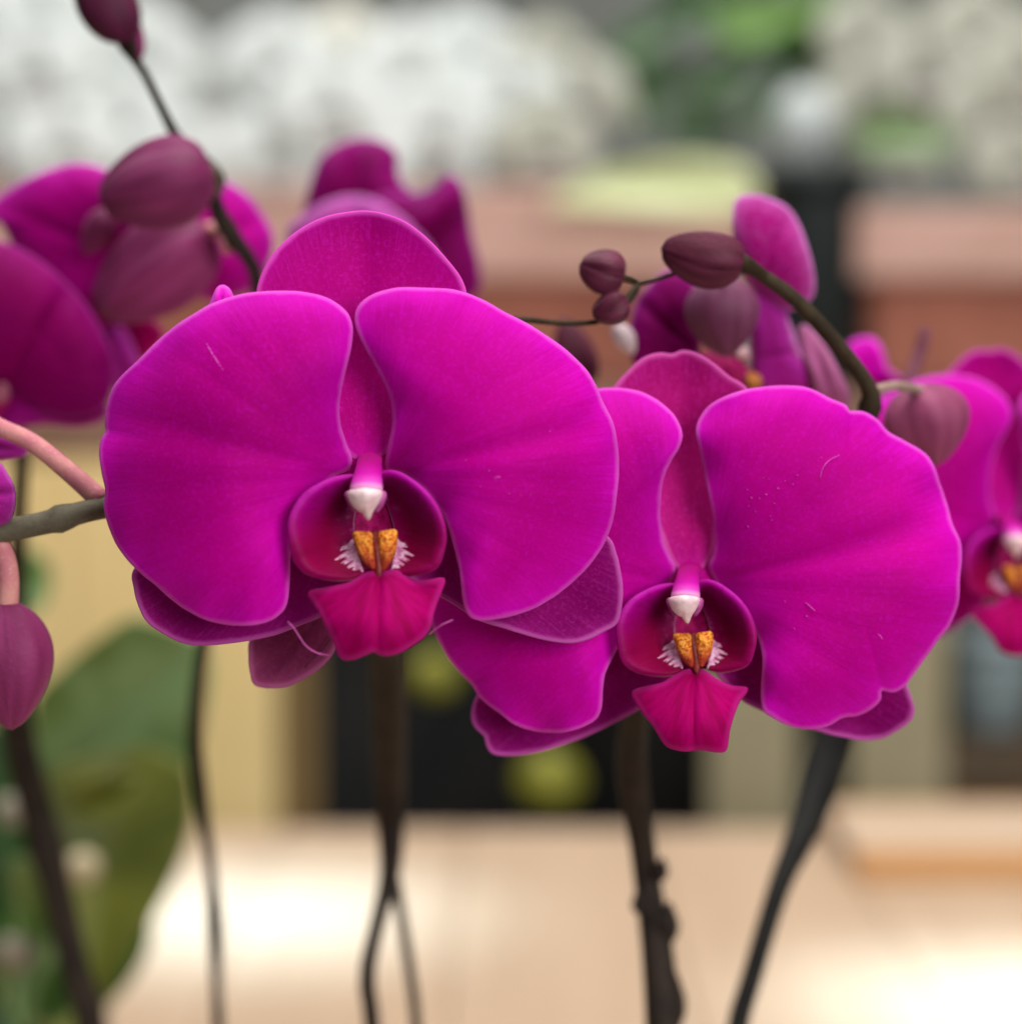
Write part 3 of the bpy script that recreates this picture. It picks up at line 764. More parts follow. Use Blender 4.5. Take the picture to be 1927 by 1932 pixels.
def bud_mesh(tip, base, width, flat=0.85, seed=0, nt=26, na=48, point=0.0, ridge=0.06, facet=0.35):
    """a closed bud between two world points"""
    a = np.array(base); b = np.array(tip); ax = b - a; L = np.linalg.norm(ax); ax /= L
    ref = np.array(RIGHT) if abs(ax[0]) < 0.7 else np.array(UP)
    s = np.cross(ax, np.array(FWD)); s /= np.linalg.norm(s); w = np.cross(s, ax)
    V = []; F = []; T = []; A = []; S = []
    r0 = np.random.RandomState(seed); ph = r0.uniform(0, 2 * np.pi)
    for i in range(nt + 1):
        t = i / nt
        prof = (math.sin(math.pi * min(1, max(0, t)) ** 0.88)) ** (0.44 if ridge > 0.1 else 0.6) * (1 - 0.2 * t)
        if point: prof *= 1 - point * max(0, t - 0.55) / 0.45
        for j in range(na):
            an = 2 * math.pi * j / na
            lob = abs(math.sin(1.5 * (an + ph + 0.25 * t)))
            seam = max(0.0, 1 - lob / 0.16)
            r = width / 2 * prof * (0.98 - ridge * 0.8 + ridge * (lob ** 0.5 + 0.35 * abs(math.sin(3 * (an + ph) + 0.8 + 0.3 * t))))
            m5 = 2 * math.pi / 5; pr = math.cos(math.pi / 5) / math.cos(((an + ph * 1.3) % m5) - math.pi / 5); r *= 1 + facet * (pr * 1.1 - 1)
            bend = 0.06 * L * math.sin(math.pi * t)
            V.append(a + ax * (L * t) + s * (r * math.cos(an)) + w * (r * flat * math.sin(an)) + s * bend * 0.4)
            T.append(t); A.append(an); S.append(seam)
    for i in range(nt):
        for j in range(na):
            k = (j + 1) % na; F.append((i * na + j, i * na + k, (i + 1) * na + k, (i + 1) * na + j))
    me = make_mesh('bud', V, F, dict(rho=T, ang=A, seam=S))
    bm = bmesh.new(); bm.from_mesh(me); bmesh.ops.recalc_face_normals(bm, faces=bm.faces); bm.to_mesh(me); bm.free()
    return me
def shift(me, v):
    me.transform(Matrix.Translation(-Vector(v))); return me
def add_bud(plant, tip, base, width, d, mat, pedicel=None, pw=10, pmat=None, seed=0, dtip=0.0, point=0.0, flat=0.85, ridge=0.06):
    """tip/base in layout units; the stalk is the bud's own sub-part"""
    B = at(base[0], base[1], d); T = at(tip[0], tip[1], d + dtip)
    me = bud_mesh(T, B, u2m(width, d), flat, seed, point=point, ridge=ridge, facet=0.85 if ridge > 0.1 else 0.35)
    o = mesh_obj('bud', shift(me, B), mat, plant, B - plant.location)
    if pedicel:
        pts, rad = stem_path([(x, y, dd, pw * f) for (x, y, dd), f in zip(pedicel, np.linspace(1.0, 1.25, len(pedicel)))], 16)
        pm = tube('pedicel', pts, rad, 10)
        mesh_obj('pedicel', shift(pm, B), pmat or PEDI, o)
    return o
def add_stem(plant, ctrl, mat, name='stem', n=48, nodes=()):
    pts, rad = stem_path(ctrl, n)
    rad = list(rad)
    for i in range(len(rad)):
        for nf, amp in nodes:
            rad[i] *= 1 + amp * math.exp(-((i / (n - 1) - nf) / 0.018) ** 2)
    me = tube(name, pts, rad, 12)
    return mesh_obj(name, shift(me, plant.location), mat, plant)
def plant_root(name, x, d, label, cat, group=None):
    p = at(x, 1932, d); p.z = TABLE_Z
    r = empty(name, p); tag(r, label, cat, group); return r
def down(x, d, w):
    """last stem points: from the frame's foot on to the table top"""
    t = (TABLE_Z + 0.0)
    y = 1932
    while at(x, y, d).z > t and y < 6000: y += 10
    return (x, y, d, w)

# ------------------------------------------------------------------ plant with the large left flower
G = 'pink orchid plants standing on the table'
pl_left = plant_root('orchid_plant', 722, 0.62, 'magenta orchid carrying the largest sharp flower, left of the centre', 'orchid', G)
flA = build_flower(FL_A, pl_left)
add_stem(pl_left, [(-60, 1012, 0.475, 48), (0, 1003, 0.475, 44), (90, 985, 0.474, 44), (195, 958, 0.474, 42), (400, 930, 0.478, 42), (600, 960, 0.49, 42), (700, 1060, 0.51, 44)], STEM_G, 'flower_spike', nodes=((0.22, 0.3), (0.4, 0.25)))
add_stem(pl_left, [(700, 1058, 0.511, 43), (728, 1250, 0.58, 70), (735, 1500, 0.64, 60), (736, 1640, 0.64, 42), (712, 1740, 0.63, 30), (692, 1840, 0.62, 32), (702, 1932, 0.62, 32), down(722, 0.62, 30)], STEM_D, nodes=((0.64, 0.35),))
add_bud(pl_left, (22, 1378), (8, 1132), 184, 0.478, BUDP, [(-2, 1020, 0.476), (10, 1050, 0.4765), (16, 1090, 0.477), (14, 1150, 0.478)], 34, PEDI, 3)
# pink stalk of the flower beyond the left edge, and that flower's petal
add_stem(pl_left, [(-60, 770, 0.485, 30), (0, 806, 0.482, 34), (60, 835, 0.480, 36), (130, 890, 0.477, 38), (192, 945, 0.475, 42)], PEDI, 'flower_stalk', 20)
def lone(plant, nm, pts, centre, base, d, mat, seed, rings=18, n=90, t=0.0007, relief=None, scale=1.0):
    o = centre
    me = sheet(nm, pts, centre, base, o, d, relief or relief_petal(seed, 0, 0.004, 0.003, scale=scale), rings, n, t, 0.4, seed)
    ob = mesh_obj(nm, me, mat, plant, at(o[0], o[1], d) - plant.location)
    ob.rotation_euler = FACE.to_euler(); return ob
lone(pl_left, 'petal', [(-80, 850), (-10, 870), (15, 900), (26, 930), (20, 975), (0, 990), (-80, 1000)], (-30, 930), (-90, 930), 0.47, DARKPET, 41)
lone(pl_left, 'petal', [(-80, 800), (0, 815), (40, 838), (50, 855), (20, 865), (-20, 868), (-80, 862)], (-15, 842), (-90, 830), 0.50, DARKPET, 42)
# sepal of a flower that looks away, under the left flower
lone(pl_left, 'sepal', z1([(592,1515),(585,1570),(590,1630),(605,1672),(660,1683),(720,1675),(780,1645),(830,1610),(872,1560),(890,1500),(860,1400),(760,1380),(650,1440)]), z1([(735,1540)])[0], z1([(860,1400)])[0], 0.474,
     petal_material('sepal_rose_brown', (0.22, 0.02, 0.09), (0.34, 0.045, 0.16), (0.42, 0.10, 0.22), (0.62, 0.16, 0.40), (0.14, 0.03, 0.04), rim_w=0.002, transl=0.35), 43, 20, 110, relief=relief_sepal(43, 0, 0.003))
add_stem(pl_left, [(628,1292 - 20,0.4735,2.2) if False else (575,1260,0.4738,2.0), (592,1240,0.4736,2.6), (612,1222,0.4734,3.0), (625,1200,0.4732,3.0)], simple('vein_dark', (0.08, 0.004, 0.03)), 'vein', 12)
lone(pl_left, 'bract', [(385, 600), (398, 572), (410, 545), (422, 540), (434, 550), (442, 575), (445, 610), (410, 620)], (418, 580), (415, 620), 0.462, PET, 47, 8, 50)
# thin hair-like tendrils of the lip
def tendril(fl, F, pts, y0, w):
    V = [Vector(local(px, py, yy, F)) for px, py, yy in open_curve([(a, b, c) for a, b, c in pts], 24)]
    r = [u2m(w, F['d0']) / 2 * (1 - 0.3 * i / 23) for i in range(24)]
    mesh_obj('tendril', tube('tendril', V, r, 7), TENDRIL, fl)
def t1(L): return [(*z1([(x, y)])[0], d) for x, y, d in L]
tendril(flA, FL_A, t1([(865,1572,-0.010),(820,1565,-0.011),(780,1540,-0.012),(755,1505,-0.012),(735,1475,-0.012),(716,1456,-0.012)]), 0, 2.8)
tendril(flA, FL_A, t1([(1205,1500,-0.010),(1225,1482,-0.011),(1250,1466,-0.012),(1285,1450,-0.012)]), 0, 2.8)

# ------------------------------------------------------------------ plant with the large right flower and the bud spray
pl_right = plant_root('orchid_plant', 1266, 0.58, 'magenta orchid with sharp flower at right and a bent spray of maroon buds', 'orchid', G)
FL_B['dsm'] = SEP2; FL_B['fold'] = -0.10; FL_B['foldh'] = 0.0022
flB = build_flower(FL_B, pl_right)
add_stem(pl_right, [(1205, 535, 0.494, 9), (1260, 520, 0.494, 9), (1330, 492, 0.494, 13), (1400, 500, 0.494, 20), (1450, 528, 0.495, 26), (1505, 570, 0.496, 28), (1570, 640, 0.499, 30), (1625, 710, 0.502, 30), (1642, 760, 0.504, 32), (1600, 850, 0.508, 34), (1480, 980, 0.51, 36), (1300, 1150, 0.52, 38), (1210, 1290, 0.54, 46)], STEM_O, 'flower_spike', n=60, nodes=((0.16, 0.25), (0.46, 0.45)))
add_stem(pl_right, [(1210, 1288, 0.54, 46), (1190, 1430, 0.575, 60), (1212, 1600, 0.59, 50), (1226, 1700, 0.59, 54), (1240, 1800, 0.585, 62), (1250, 1932, 0.58, 68), down(1266, 0.58, 68)], STEM_D, n=60, nodes=((0.50, 0.2), (0.62, 0.25), (0.78, 0.2)))
# node scales on the lower stem
for (x, y, dx, dy, wdt) in ((1262, 1742, 18, 70, 54), (1202, 1704, -20, 40, 34), (1272, 1890, 20, 100, 62), (1250, 1640, 10, 40, 30)):
    add_bud(pl_right, (x, y - dy * 0.6), (x - dx * 0.4, y + dy * 0.6), wdt, 0.585, STEM_D, seed=int(x), point=0.3).name = 'stem_scale'
add_stem(pl_right, [(1205, 535, 0.494, 8), (1195, 560, 0.493, 8), (1165, 590, 0.492, 8), (1120, 608, 0.491, 10), (1050, 609, 0.489, 11), (990, 603, 0.487, 12), (900, 600, 0.486, 12)], STEM_O, 'twig', 24)
add_bud(pl_right, (1092, 500), (1178, 524), 92, 0.490, BUD, [(1200, 532, 0.493), (1190, 528, 0.492), (1176, 524, 0.490)], 12, STEM_O, 5, flat=0.95, ridge=0.22)
add_bud(pl_right, (1118, 598), (1184, 566), 70, 0.488, BUD, [(1198, 540, 0.492), (1190, 552, 0.49), (1180, 568, 0.488)], 10, STEM_O, 8, flat=0.95, ridge=0.22)
add_bud(pl_right, (1246, 468), (1404, 494), 112, 0.489, BUD, [(1440, 520, 0.494), (1420, 505, 0.492), (1398, 490, 0.489)], 22, STEM_O, 12, point=0.0, ridge=0.20)
add_bud(pl_right, (1372, 675), (1350, 520), 156, 0.53, bud_material('bud_grey_mauve', (0.12, 0.025, 0.065), (0.18, 0.05, 0.11), (0.24, 0.10, 0.16), (0.08, 0.015, 0.04)), [(1420, 512, 0.50), (1385, 508, 0.515), (1352, 525, 0.53)], 16, STEM_O, 15, flat=0.9)
add_bud(pl_right, (1765, 880), (1725, 725), 182, 0.525, bud_material('bud_rose', (0.20, 0.03, 0.09), (0.29, 0.065, 0.14), (0.34, 0.12, 0.18), (0.15, 0.025, 0.06)), [(1648, 735, 0.504), (1690, 728, 0.512), (1740, 738, 0.522)], 17, stem_material('pedicel_grey', (0.24, 0.16, 0.13), (0.34, 0.23, 0.19)), 18, flat=0.9)

# specks of pollen and scratches on the two large flowers
def specks(fl, F, pts, relief, base, lines=(), lift=0.0009):
    V = []; Fc = []; rs = random.Random(3)
    pet = relief
    bmv = []
    def ydepth(px, py):
        # height of the petal at this place, read from the mesh itself
        best = None
        co = pet['co']; q = local(px, py, -0.004, F)
        d2 = (co[:, 0] - q[0]) ** 2 + (co[:, 2] - q[2]) ** 2
        j = np.argpartition(d2, 8)[:8]
        return float(np.min(co[j, 1]))
    for px, py, w in pts:
        y = ydepth(px, py); q = local(px, py, y - 0.00012, F); r = u2m(w, F['d0']) / 2
        o = len(V); V.append(q + np.array((0, -r * 0.5, 0)))
        for j in range(8):
            a = 2 * math.pi * j / 8; V.append(q + np.array((r * math.cos(a) * rs.uniform(0.7, 1.2), 0.0001, r * math.sin(a) * rs.uniform(0.7, 1.2))))
        for j in range(8): Fc.append((o, o + 1 + (j + 1) % 8, o + 1 + j))
        Fc.append(tuple(o + 1 + j for j in range(8)))
    me = make_mesh('pollen_specks', V, Fc)
    ob = mesh_obj('pollen_specks', me, SPECK, fl); ob['kind'] = 'stuff'
    for ln, w in lines:
        C = open_curve(ln, 16); P = [Vector(local(x, y, ydepth(x, y) - 0.00022, F)) for x, y in C]
        mesh_obj('scratch', tube('scratch', P, [u2m(w, F['d0']) / 2 * (0.35 + 0.45 * math.sin(math.pi * (q + 0.5) / 16)) for q in range(16)], 6), SPECK, fl)
def petal_co(fl, idx):
    ch = [c for c in fl.children if c.name.startswith('petal')][idx]
    n = len(ch.data.vertices); a = np.empty(n * 3); ch.data.vertices.foreach_get('co', a)
    return dict(co=a.reshape(-1, 3))
rs = random.Random(8)
pB = z3([(1075,620),(1085,590),(1130,515),(1140,578),(1155,658),(1160,672),(1185,556),(1210,527),(1255,506),(1115,592),(1070,560),(1240,540),(1345,440),(1290,1030),(1210,975),(1245,1075),(1485,1192),(1100,640),(1170,610),(1072,697),(1410,432),(1150,520)])
specks(flB, FL_B, [(x, y, rs.uniform(2.2, 4.6)) for x, y in pB], petal_co(flB, 1), None,
       [(z3([(1340,520),(1350,480),(1375,450),(1410,432)]), 2.2), (z3([(1285,978),(1305,995),(1322,1010)]), 2.4), (z3([(1555,1095),(1565,1105),(1572,1115)]), 3.2)])
pA = z1([(1440,958),(1410,935),(1520,1020),(1480,1015),(1555,1018),(1330,900),(1380,990),(1620,800)])
specks(flA, FL_A, [(x, y, rs.uniform(1.8, 3.2)) for x, y in pA], petal_co(flA, 1), None, [(z1([(1428,962),(1440,958),(1450,957)]), 2.2)])
specks(flA, FL_A, [(x, y, 2.0) for x, y in z1([(640, 900), (520, 700)])], petal_co(flA, 0), None, [(z1([(437,497),(455,530),(480,568),(497,592)]), 3.0)])

# ------------------------------------------------------------------ plant behind at left: spray with three buds, two flowers
DM = {'petal': DARKPET, 'sepal': DARKPET}
pl_back = plant_root('orchid_plant', 416, 0.66, 'blurred magenta orchid with big dusky buds on a rising spray, upper left', 'orchid', G)
pl_corner = plant_root('orchid_plant', 200, 0.73, 'orchid in the left corner with thick dark stem, broad green leaves and a dark flower', 'orchid', G)
add_stem(pl_back, [(215, 30, 0.557, 34), (235, 85, 0.557, 26), (270, 135, 0.557, 17), (320, 235, 0.557, 19), (345, 275, 0.558, 26), (400, 325, 0.560, 27), (405, 385, 0.562, 25), (440, 450, 0.567, 25), (482, 515, 0.572, 27), (485, 640, 0.592, 28), (460, 900, 0.60, 26), (390, 1180, 0.64, 24), (368, 1380, 0.66, 30), (378, 1500, 0.66, 30), (397, 1640, 0.66, 20), (405, 1740, 0.65, 30), (408, 1850, 0.66, 20), (412, 1932, 0.66, 22), down(416, 0.66, 22)], STEM_D, n=90, nodes=((0.11, 0.25), (0.17, 0.5), (0.86, 0.5)))
add_stem(pl_corner, [(10, 740, 0.60, 26), (40, 850, 0.63, 28), (36, 960, 0.65, 30), (30, 1150, 0.70, 46), (35, 1380, 0.72, 62), (75, 1550, 0.73, 64), (112, 1700, 0.73, 58), (142, 1830, 0.73, 58), (172, 1932, 0.73, 60), down(200, 0.73, 62)], STEM_D, n=60, nodes=((0.5, 0.2),))
BUD_L = bud_material('bud_dusky', (0.10, 0.010, 0.045), (0.20, 0.025, 0.10), (0.30, 0.06, 0.17), (0.06, 0.006, 0.025))
add_bud(pl_back, (188, 380), (402, 318), 190, 0.552, BUD_L, [(404, 372, 0.562), (412, 340, 0.559), (398, 318, 0.554)], 24, STEM_G, 21, point=0.0, ridge=0.14)
add_bud(pl_back, (185, 590), (398, 430), 190, 0.582, BUDP, [(430, 470, 0.568), (420, 440, 0.574), (395, 432, 0.580)], 24, PEDI, 24, point=0.0, ridge=0.14)
add_bud(pl_back, (150, -90), (245, 78), 124, 0.552, bud_material('bud_dark_maroon', (0.05, 0.006, 0.022), (0.09, 0.01, 0.04), (0.13, 0.03, 0.06), (0.02, 0.004, 0.008)), [(258, 112, 0.557), (250, 92, 0.555), (242, 70, 0.553)], 20, STEM_D, 27)
add_bud(pl_back, (262, 40), (262, 112), 28, 0.556, BUDP, seed=28).name = 'bract'
z5 = lambda L: [(x * 0.42847, y * 0.42847) for x, y in L]
def piece(fl, nm, pts, c, b, origin, d0, mat, seed, relief=None, t=0.0007):
    return mesh_obj(nm, sheet(nm, pts, c, b, origin, d0, relief or relief_petal(seed, 0, 0.004, 0.003), 16, 90, t, 0.5, seed), mat, fl)
def facing(plant, o, d):
    f = empty('flower', at(o[0], o[1], d) - plant.location, plant); f.rotation_euler = FACE.to_euler(); return f
O2 = (258, 490); f2 = facing(pl_back, O2, 0.60)
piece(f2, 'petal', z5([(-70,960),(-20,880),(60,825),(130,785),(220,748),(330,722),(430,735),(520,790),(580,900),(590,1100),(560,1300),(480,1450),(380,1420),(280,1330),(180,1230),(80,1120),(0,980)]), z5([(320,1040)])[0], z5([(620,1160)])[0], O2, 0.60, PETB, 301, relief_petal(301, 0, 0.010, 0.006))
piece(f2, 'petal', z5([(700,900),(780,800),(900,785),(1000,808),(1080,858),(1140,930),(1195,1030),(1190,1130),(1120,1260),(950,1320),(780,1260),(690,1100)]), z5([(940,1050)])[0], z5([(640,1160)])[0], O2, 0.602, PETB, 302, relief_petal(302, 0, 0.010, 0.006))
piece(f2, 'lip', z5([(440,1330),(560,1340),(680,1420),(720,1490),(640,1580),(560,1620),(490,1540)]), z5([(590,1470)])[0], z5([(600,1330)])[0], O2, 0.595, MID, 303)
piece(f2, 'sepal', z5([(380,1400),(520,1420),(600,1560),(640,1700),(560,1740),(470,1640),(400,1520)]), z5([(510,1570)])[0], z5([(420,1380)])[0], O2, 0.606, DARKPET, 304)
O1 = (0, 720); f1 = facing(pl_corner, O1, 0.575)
piece(f1, 'petal', z5([(-140,1130),(-60,1080),(0,1066),(100,1106),(200,1170),(300,1260),(380,1350),(440,1450),(488,1560),(500,1650),(480,1750),(425,1812),(330,1838),(220,1826),(120,1800),(40,1790),(-60,1800),(-160,1700),(-180,1400)]), z5([(170,1480)])[0], z5([(-20,1760)])[0], O1, 0.575, petal_material('petal_magenta_shaded', (0.15, 0.0, 0.055), (0.24, 0.0, 0.10), (0.30, 0.005, 0.19), (0.40, 0.06, 0.32), (0.08, 0.0, 0.02), rim_w=0.004), 311, relief_petal(311, 0, 0.012, 0.004, 0.003, 0.0))  # the petal's shade, deepest at the base, is put into its colour
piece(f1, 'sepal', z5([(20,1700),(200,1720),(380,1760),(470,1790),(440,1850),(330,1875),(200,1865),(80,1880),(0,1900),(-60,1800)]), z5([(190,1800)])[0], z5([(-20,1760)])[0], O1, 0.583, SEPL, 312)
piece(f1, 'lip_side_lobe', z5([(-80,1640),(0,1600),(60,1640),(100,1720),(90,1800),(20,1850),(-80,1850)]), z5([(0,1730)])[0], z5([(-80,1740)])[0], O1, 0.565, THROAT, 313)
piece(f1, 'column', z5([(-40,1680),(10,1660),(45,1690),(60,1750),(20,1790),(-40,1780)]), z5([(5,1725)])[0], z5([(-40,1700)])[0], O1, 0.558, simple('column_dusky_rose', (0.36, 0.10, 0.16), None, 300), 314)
add_bud(pl_back, (160, 480), (205, 395), 70, 0.575, BUDP, seed=31)

# large strap leaves at the bottom left
def leaf_mat(name, a, b, rough=0.3):
    m, nt, nodes, links = new_mat(name)
    oc = obj_coord(nt); n = noise(nt, 24, 3, oc); ang = attr(nt, 'ang')
    c = mixc(nt, a, b, smooth(nt, n, 0.38, 0.62))
    st = noise(nt, 1.0, 2, combine(nt, math_n(nt, 'MULTIPLY', ang, 40), 0.0))
    c = mixc(nt, c, a, smooth(nt, st, 0.5, 0.7, 0, 0.4))
    surface(nt, c, rough, 0.5, bump(nt, n, 0.002, 0.3), 0, (1, 1, 1), 0.2)
    return m
LEAF_G = leaf_mat('leaf_green', (0.11, 0.19, 0.04), (0.22, 0.34, 0.14), 0.32)
LEAF_O = leaf_mat('leaf_olive', (0.075, 0.095, 0.010), (0.16, 0.18, 0.022), 0.5)
LEAF_P = leaf_mat('leaf_pale', (0.60, 0.66, 0.32), (0.70, 0.75, 0.42), 0.4)
LEAF_B = leaf_mat('leaf_deep', (0.022, 0.07, 0.014), (0.045, 0.13, 0.02), 0.35)
def relief_leaf(seed, slope=0.0, keel=0.004, bow=0.01, scale=1.0):
    wl = Wave(seed, 0.008, 5)
    def f(px, py, e, rho, ang):
        return slope * rho + bow * rho ** 2 + keel * np.exp(-(ang / 0.12) ** 2) - 0.004 * e ** 2 + 0.002 * wl(px, py)
    return f
lone(pl_corner, 'leaf', z7([(110,930),(180,850),(260,780),(340,720),(410,680),(480,690),(560,720),(632,750),(645,850),(630,960),(605,1080),(560,1160),(400,1230),(250,1240),(150,1200),(110,1060)]), z7([(390,960)])[0], z7([(140,1230)])[0], 0.92, LEAF_G, 51, t=0.0018, relief=relief_leaf(51, -0.03))
lone(pl_corner, 'leaf', z7([(150,1180),(260,1120),(380,1080),(490,1090),(575,1140),(592,1230),(585,1330),(555,1430),(500,1545),(420,1690),(350,1820),(325,1940),(300,2100),(200,2150),(120,1900),(120,1500)]), z7([(340,1440)])[0], z7([(200,2150)])[0], 0.88, LEAF_O, 52, t=0.0018, relief=relief_leaf(52, 0.0))
lone(pl_corner, 'leaf', z7([(-60,1060),(20,1040),(90,1120),(120,1300),(140,1500),(150,1750),(140,2000),(60,2120),(-60,2100)]), z7([(40,1560)])[0], z7([(50,2120)])[0], 0.90, LEAF_B, 53, t=0.0018, relief=relief_leaf(53))
lone(pl_corner, 'leaf', z7([(60,1500),(110,1470),(150,1540),(165,1640),(150,1790),(110,1900),(60,1960),(30,1800),(40,1620)]), z7([(100,1680)])[0], z7([(60,1960)])[0], 0.86, LEAF_G, 54, t=0.0018, relief=relief_leaf(54))
lone(pl_corner, 'leaf', z7([(60,480),(100,470),(150,520),(150,600),(110,660),(70,640),(50,560)]), z7([(100,560)])[0], z7([(80,660)])[0], 0.95, LEAF_G, 55, t=0.0018, relief=relief_leaf(55))
for i, (x, y, w, h, rot, m, dd) in enumerate([(60, 1690, 150, 60, 1.2, LEAF_G, 0.84), (120, 1850, 170, 70, -1.1, LEAF_B, 0.80), (35, 1880, 140, 60, 0.9, LEAF_G, 0.86), (230, 1800, 190, 80, 1.9, LEAF_B, 0.93), (60, 1480, 160, 70, 0.5, LEAF_B, 0.95), (200, 1500, 150, 60, -0.4, LEAF_O, 0.84)]):
    c, sn = math.cos(rot), math.sin(rot); pts = []
    for t in np.linspace(0, 2 * math.pi, 14, endpoint=False):
        a, b = math.cos(t) * w / 2, math.sin(t) * h / 2 * (1 - 0.35 * math.cos(t)); pts.append((x + a * c - b * sn, y + a * sn + b * c))
    lone(pl_corner, 'leaf', pts, (x, y), (x - w / 2 * c, y - w / 2 * sn), dd, m, 400 + i, 8, 40, 0.0015, relief_leaf(400 + i, 0.02 * (-1) ** i))
CREAM = simple('bark_chip_cream', (0.50, 0.42, 0.27), (0.40, 0.33, 0.2), 90, 0.7)
PALEB = simple('bark_chip_grey', (0.26, 0.23, 0.17), (0.20, 0.17, 0.13), 90, 0.7)
for i, (x, y, r, m, lab) in enumerate(((155, 1638, 34, CREAM, 'pale cream pebble caught among the dark leaves at bottom left'), (25, 1530, 34, PALEB, 'grey pebble on the left frame edge, upper of two'), (25, 1800, 40, PALEB, 'grey pebble on the left frame edge, lower of two'))):
    d = 0.86
    me = blob_mesh('pebble', u2m(r, d), 1, 0.8, 0.92, 60 + i, 12)
    # each chip is a bud scale caught on the leaves
    o = mesh_obj('dried_bud', me, m, pl_corner, at(x, y, d) - pl_corner.location)

# ------------------------------------------------------------------ plant behind the left flower: flower seen from the side
pl_mid = plant_root('orchid_plant', 806, 0.64, 'blurred dark magenta orchid rising just behind the large left flower', 'orchid', G)
fd = empty('flower', at(740, 480, 0.64) - pl_mid.location, pl_mid); fd.rotation_euler = FACE.to_euler()
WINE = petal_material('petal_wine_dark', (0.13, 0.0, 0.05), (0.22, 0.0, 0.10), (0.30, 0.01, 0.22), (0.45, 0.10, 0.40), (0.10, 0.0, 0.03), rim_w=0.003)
LAV = petal_material('petal_lavender_rim', (0.20, 0.0, 0.09), (0.32, 0.0, 0.18), (0.55, 0.14, 0.52), (0.66, 0.30, 0.64), (0.14, 0.0, 0.05), rim_w=0.006)
def fold(seed, depth, f_at, w=0.16, y0=0.0):
    base = relief_petal(seed, y0, 0.006, 0.005)
    return lambda px, py, e, rho, ang: base(px, py, e, rho, ang) + depth * np.exp(-((ang - f_at) / w) ** 2) * np.clip(rho * 1.5, 0, 1)
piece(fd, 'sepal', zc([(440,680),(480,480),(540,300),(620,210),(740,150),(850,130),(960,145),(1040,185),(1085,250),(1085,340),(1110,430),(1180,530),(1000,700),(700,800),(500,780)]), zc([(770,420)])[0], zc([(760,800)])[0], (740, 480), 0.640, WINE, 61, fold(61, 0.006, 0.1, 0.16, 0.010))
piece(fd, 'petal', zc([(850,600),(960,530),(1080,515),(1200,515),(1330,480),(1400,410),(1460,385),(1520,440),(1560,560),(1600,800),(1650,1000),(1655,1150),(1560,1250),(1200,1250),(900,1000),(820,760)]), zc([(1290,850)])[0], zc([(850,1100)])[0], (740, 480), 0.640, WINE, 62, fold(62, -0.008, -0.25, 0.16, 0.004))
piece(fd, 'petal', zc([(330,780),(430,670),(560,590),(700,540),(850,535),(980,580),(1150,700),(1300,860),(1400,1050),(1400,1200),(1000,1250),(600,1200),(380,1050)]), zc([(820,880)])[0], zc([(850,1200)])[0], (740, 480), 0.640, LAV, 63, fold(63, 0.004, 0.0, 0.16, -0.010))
add_stem(pl_mid, [(740, 520, 0.66, 18), (760, 700, 0.66, 22), (770, 1000, 0.655, 26), (752, 1300, 0.65, 40), (740, 1500, 0.65, 34), (738, 1610, 0.645, 24), (757, 1730, 0.64, 21), (775, 1850, 0.64, 21), (785, 1932, 0.64, 21), down(806, 0.64, 20)], STEM_D, n=60)

# ------------------------------------------------------------------ plant behind the bud spray: half-open flower
pl_side = plant_root('orchid_plant', 1290, 0.60, 'blurred magenta orchid with a half open flower behind the maroon bud spray', 'orchid', G)
PETC = petal_material('petal_pale_margin', (0.28, 0.0, 0.12), (0.40, 0.0, 0.19), (0.55, 0.14, 0.50), (0.72, 0.36, 0.68), (0.30, 0.0, 0.10), rim_w=0.0022)
OF = (1350, 640); DF = 0.545
ff = empty('flower', at(OF[0], OF[1], DF) - pl_side.location, pl_side); ff.rotation_euler = FACE.to_euler()
piece(ff, 'petal', z6([(785,85),(850,62),(920,78),(985,110),(1030,170),(1062,250),(1088,340),(1098,420),(1080,480),(1000,520),(900,480),(830,400),(795,310),(775,200)]), z6([(930,290)])[0], z6([(830,500)])[0], OF, DF, PETC, 71)
piece(ff, 'petal', z6([(375,560),(400,480),(450,420),(500,370),(570,375),(620,430),(640,560),(640,680),(620,780),(500,780),(390,740),(365,640)]), z6([(500,580)])[0], z6([(680,740)])[0], OF, DF + 0.004, WINE, 72)
piece(ff, 'petal', z6([(850,440),(920,450),(975,500),(1000,600),(1030,700),(1085,760),(1110,830),(1060,900),(920,920),(860,820),(850,640)]), z6([(940,700)])[0], z6([(820,720)])[0], OF, DF, DARKPET, 73)
piece(ff, 'sepal', z6([(960,500),(1010,590),(1040,680),(1075,740),(1060,800),(1000,780),(970,700),(950,600)]), z6([(1000,660)])[0], z6([(1000,840)])[0], OF, DF - 0.008, PETC, 74)
piece(ff, 'sepal', z6([(1045,590),(1090,600),(1150,680),(1200,770),(1240,870),(1200,960),(1120,900),(1080,780),(1050,690)]), z6([(1140,780)])[0], z6([(1200,960)])[0], OF, DF - 0.004, petal_material('sepal_dusky_rose', (0.24, 0.03, 0.13), (0.36, 0.07, 0.21), (0.45, 0.15, 0.3), (0.5, 0.2, 0.36), (0.30, 0.20, 0.14)), 75)
piece(ff, 'lip', z6([(650,700),(740,680),(800,720),(850,780),(870,860),(780,900),(660,860),(630,780)]), z6([(745,790)])[0], z6([(740,690)])[0], OF, DF - 0.006, THROAT, 76)
piece(ff, 'callus', z6([(830,780),(860,770),(890,800),(880,850),(840,840)]), z6([(860,810)])[0], z6([(860,770)])[0], OF, DF - 0.012, simple('callus_amber', (0.45, 0.16, 0.03), None, 300), 77)
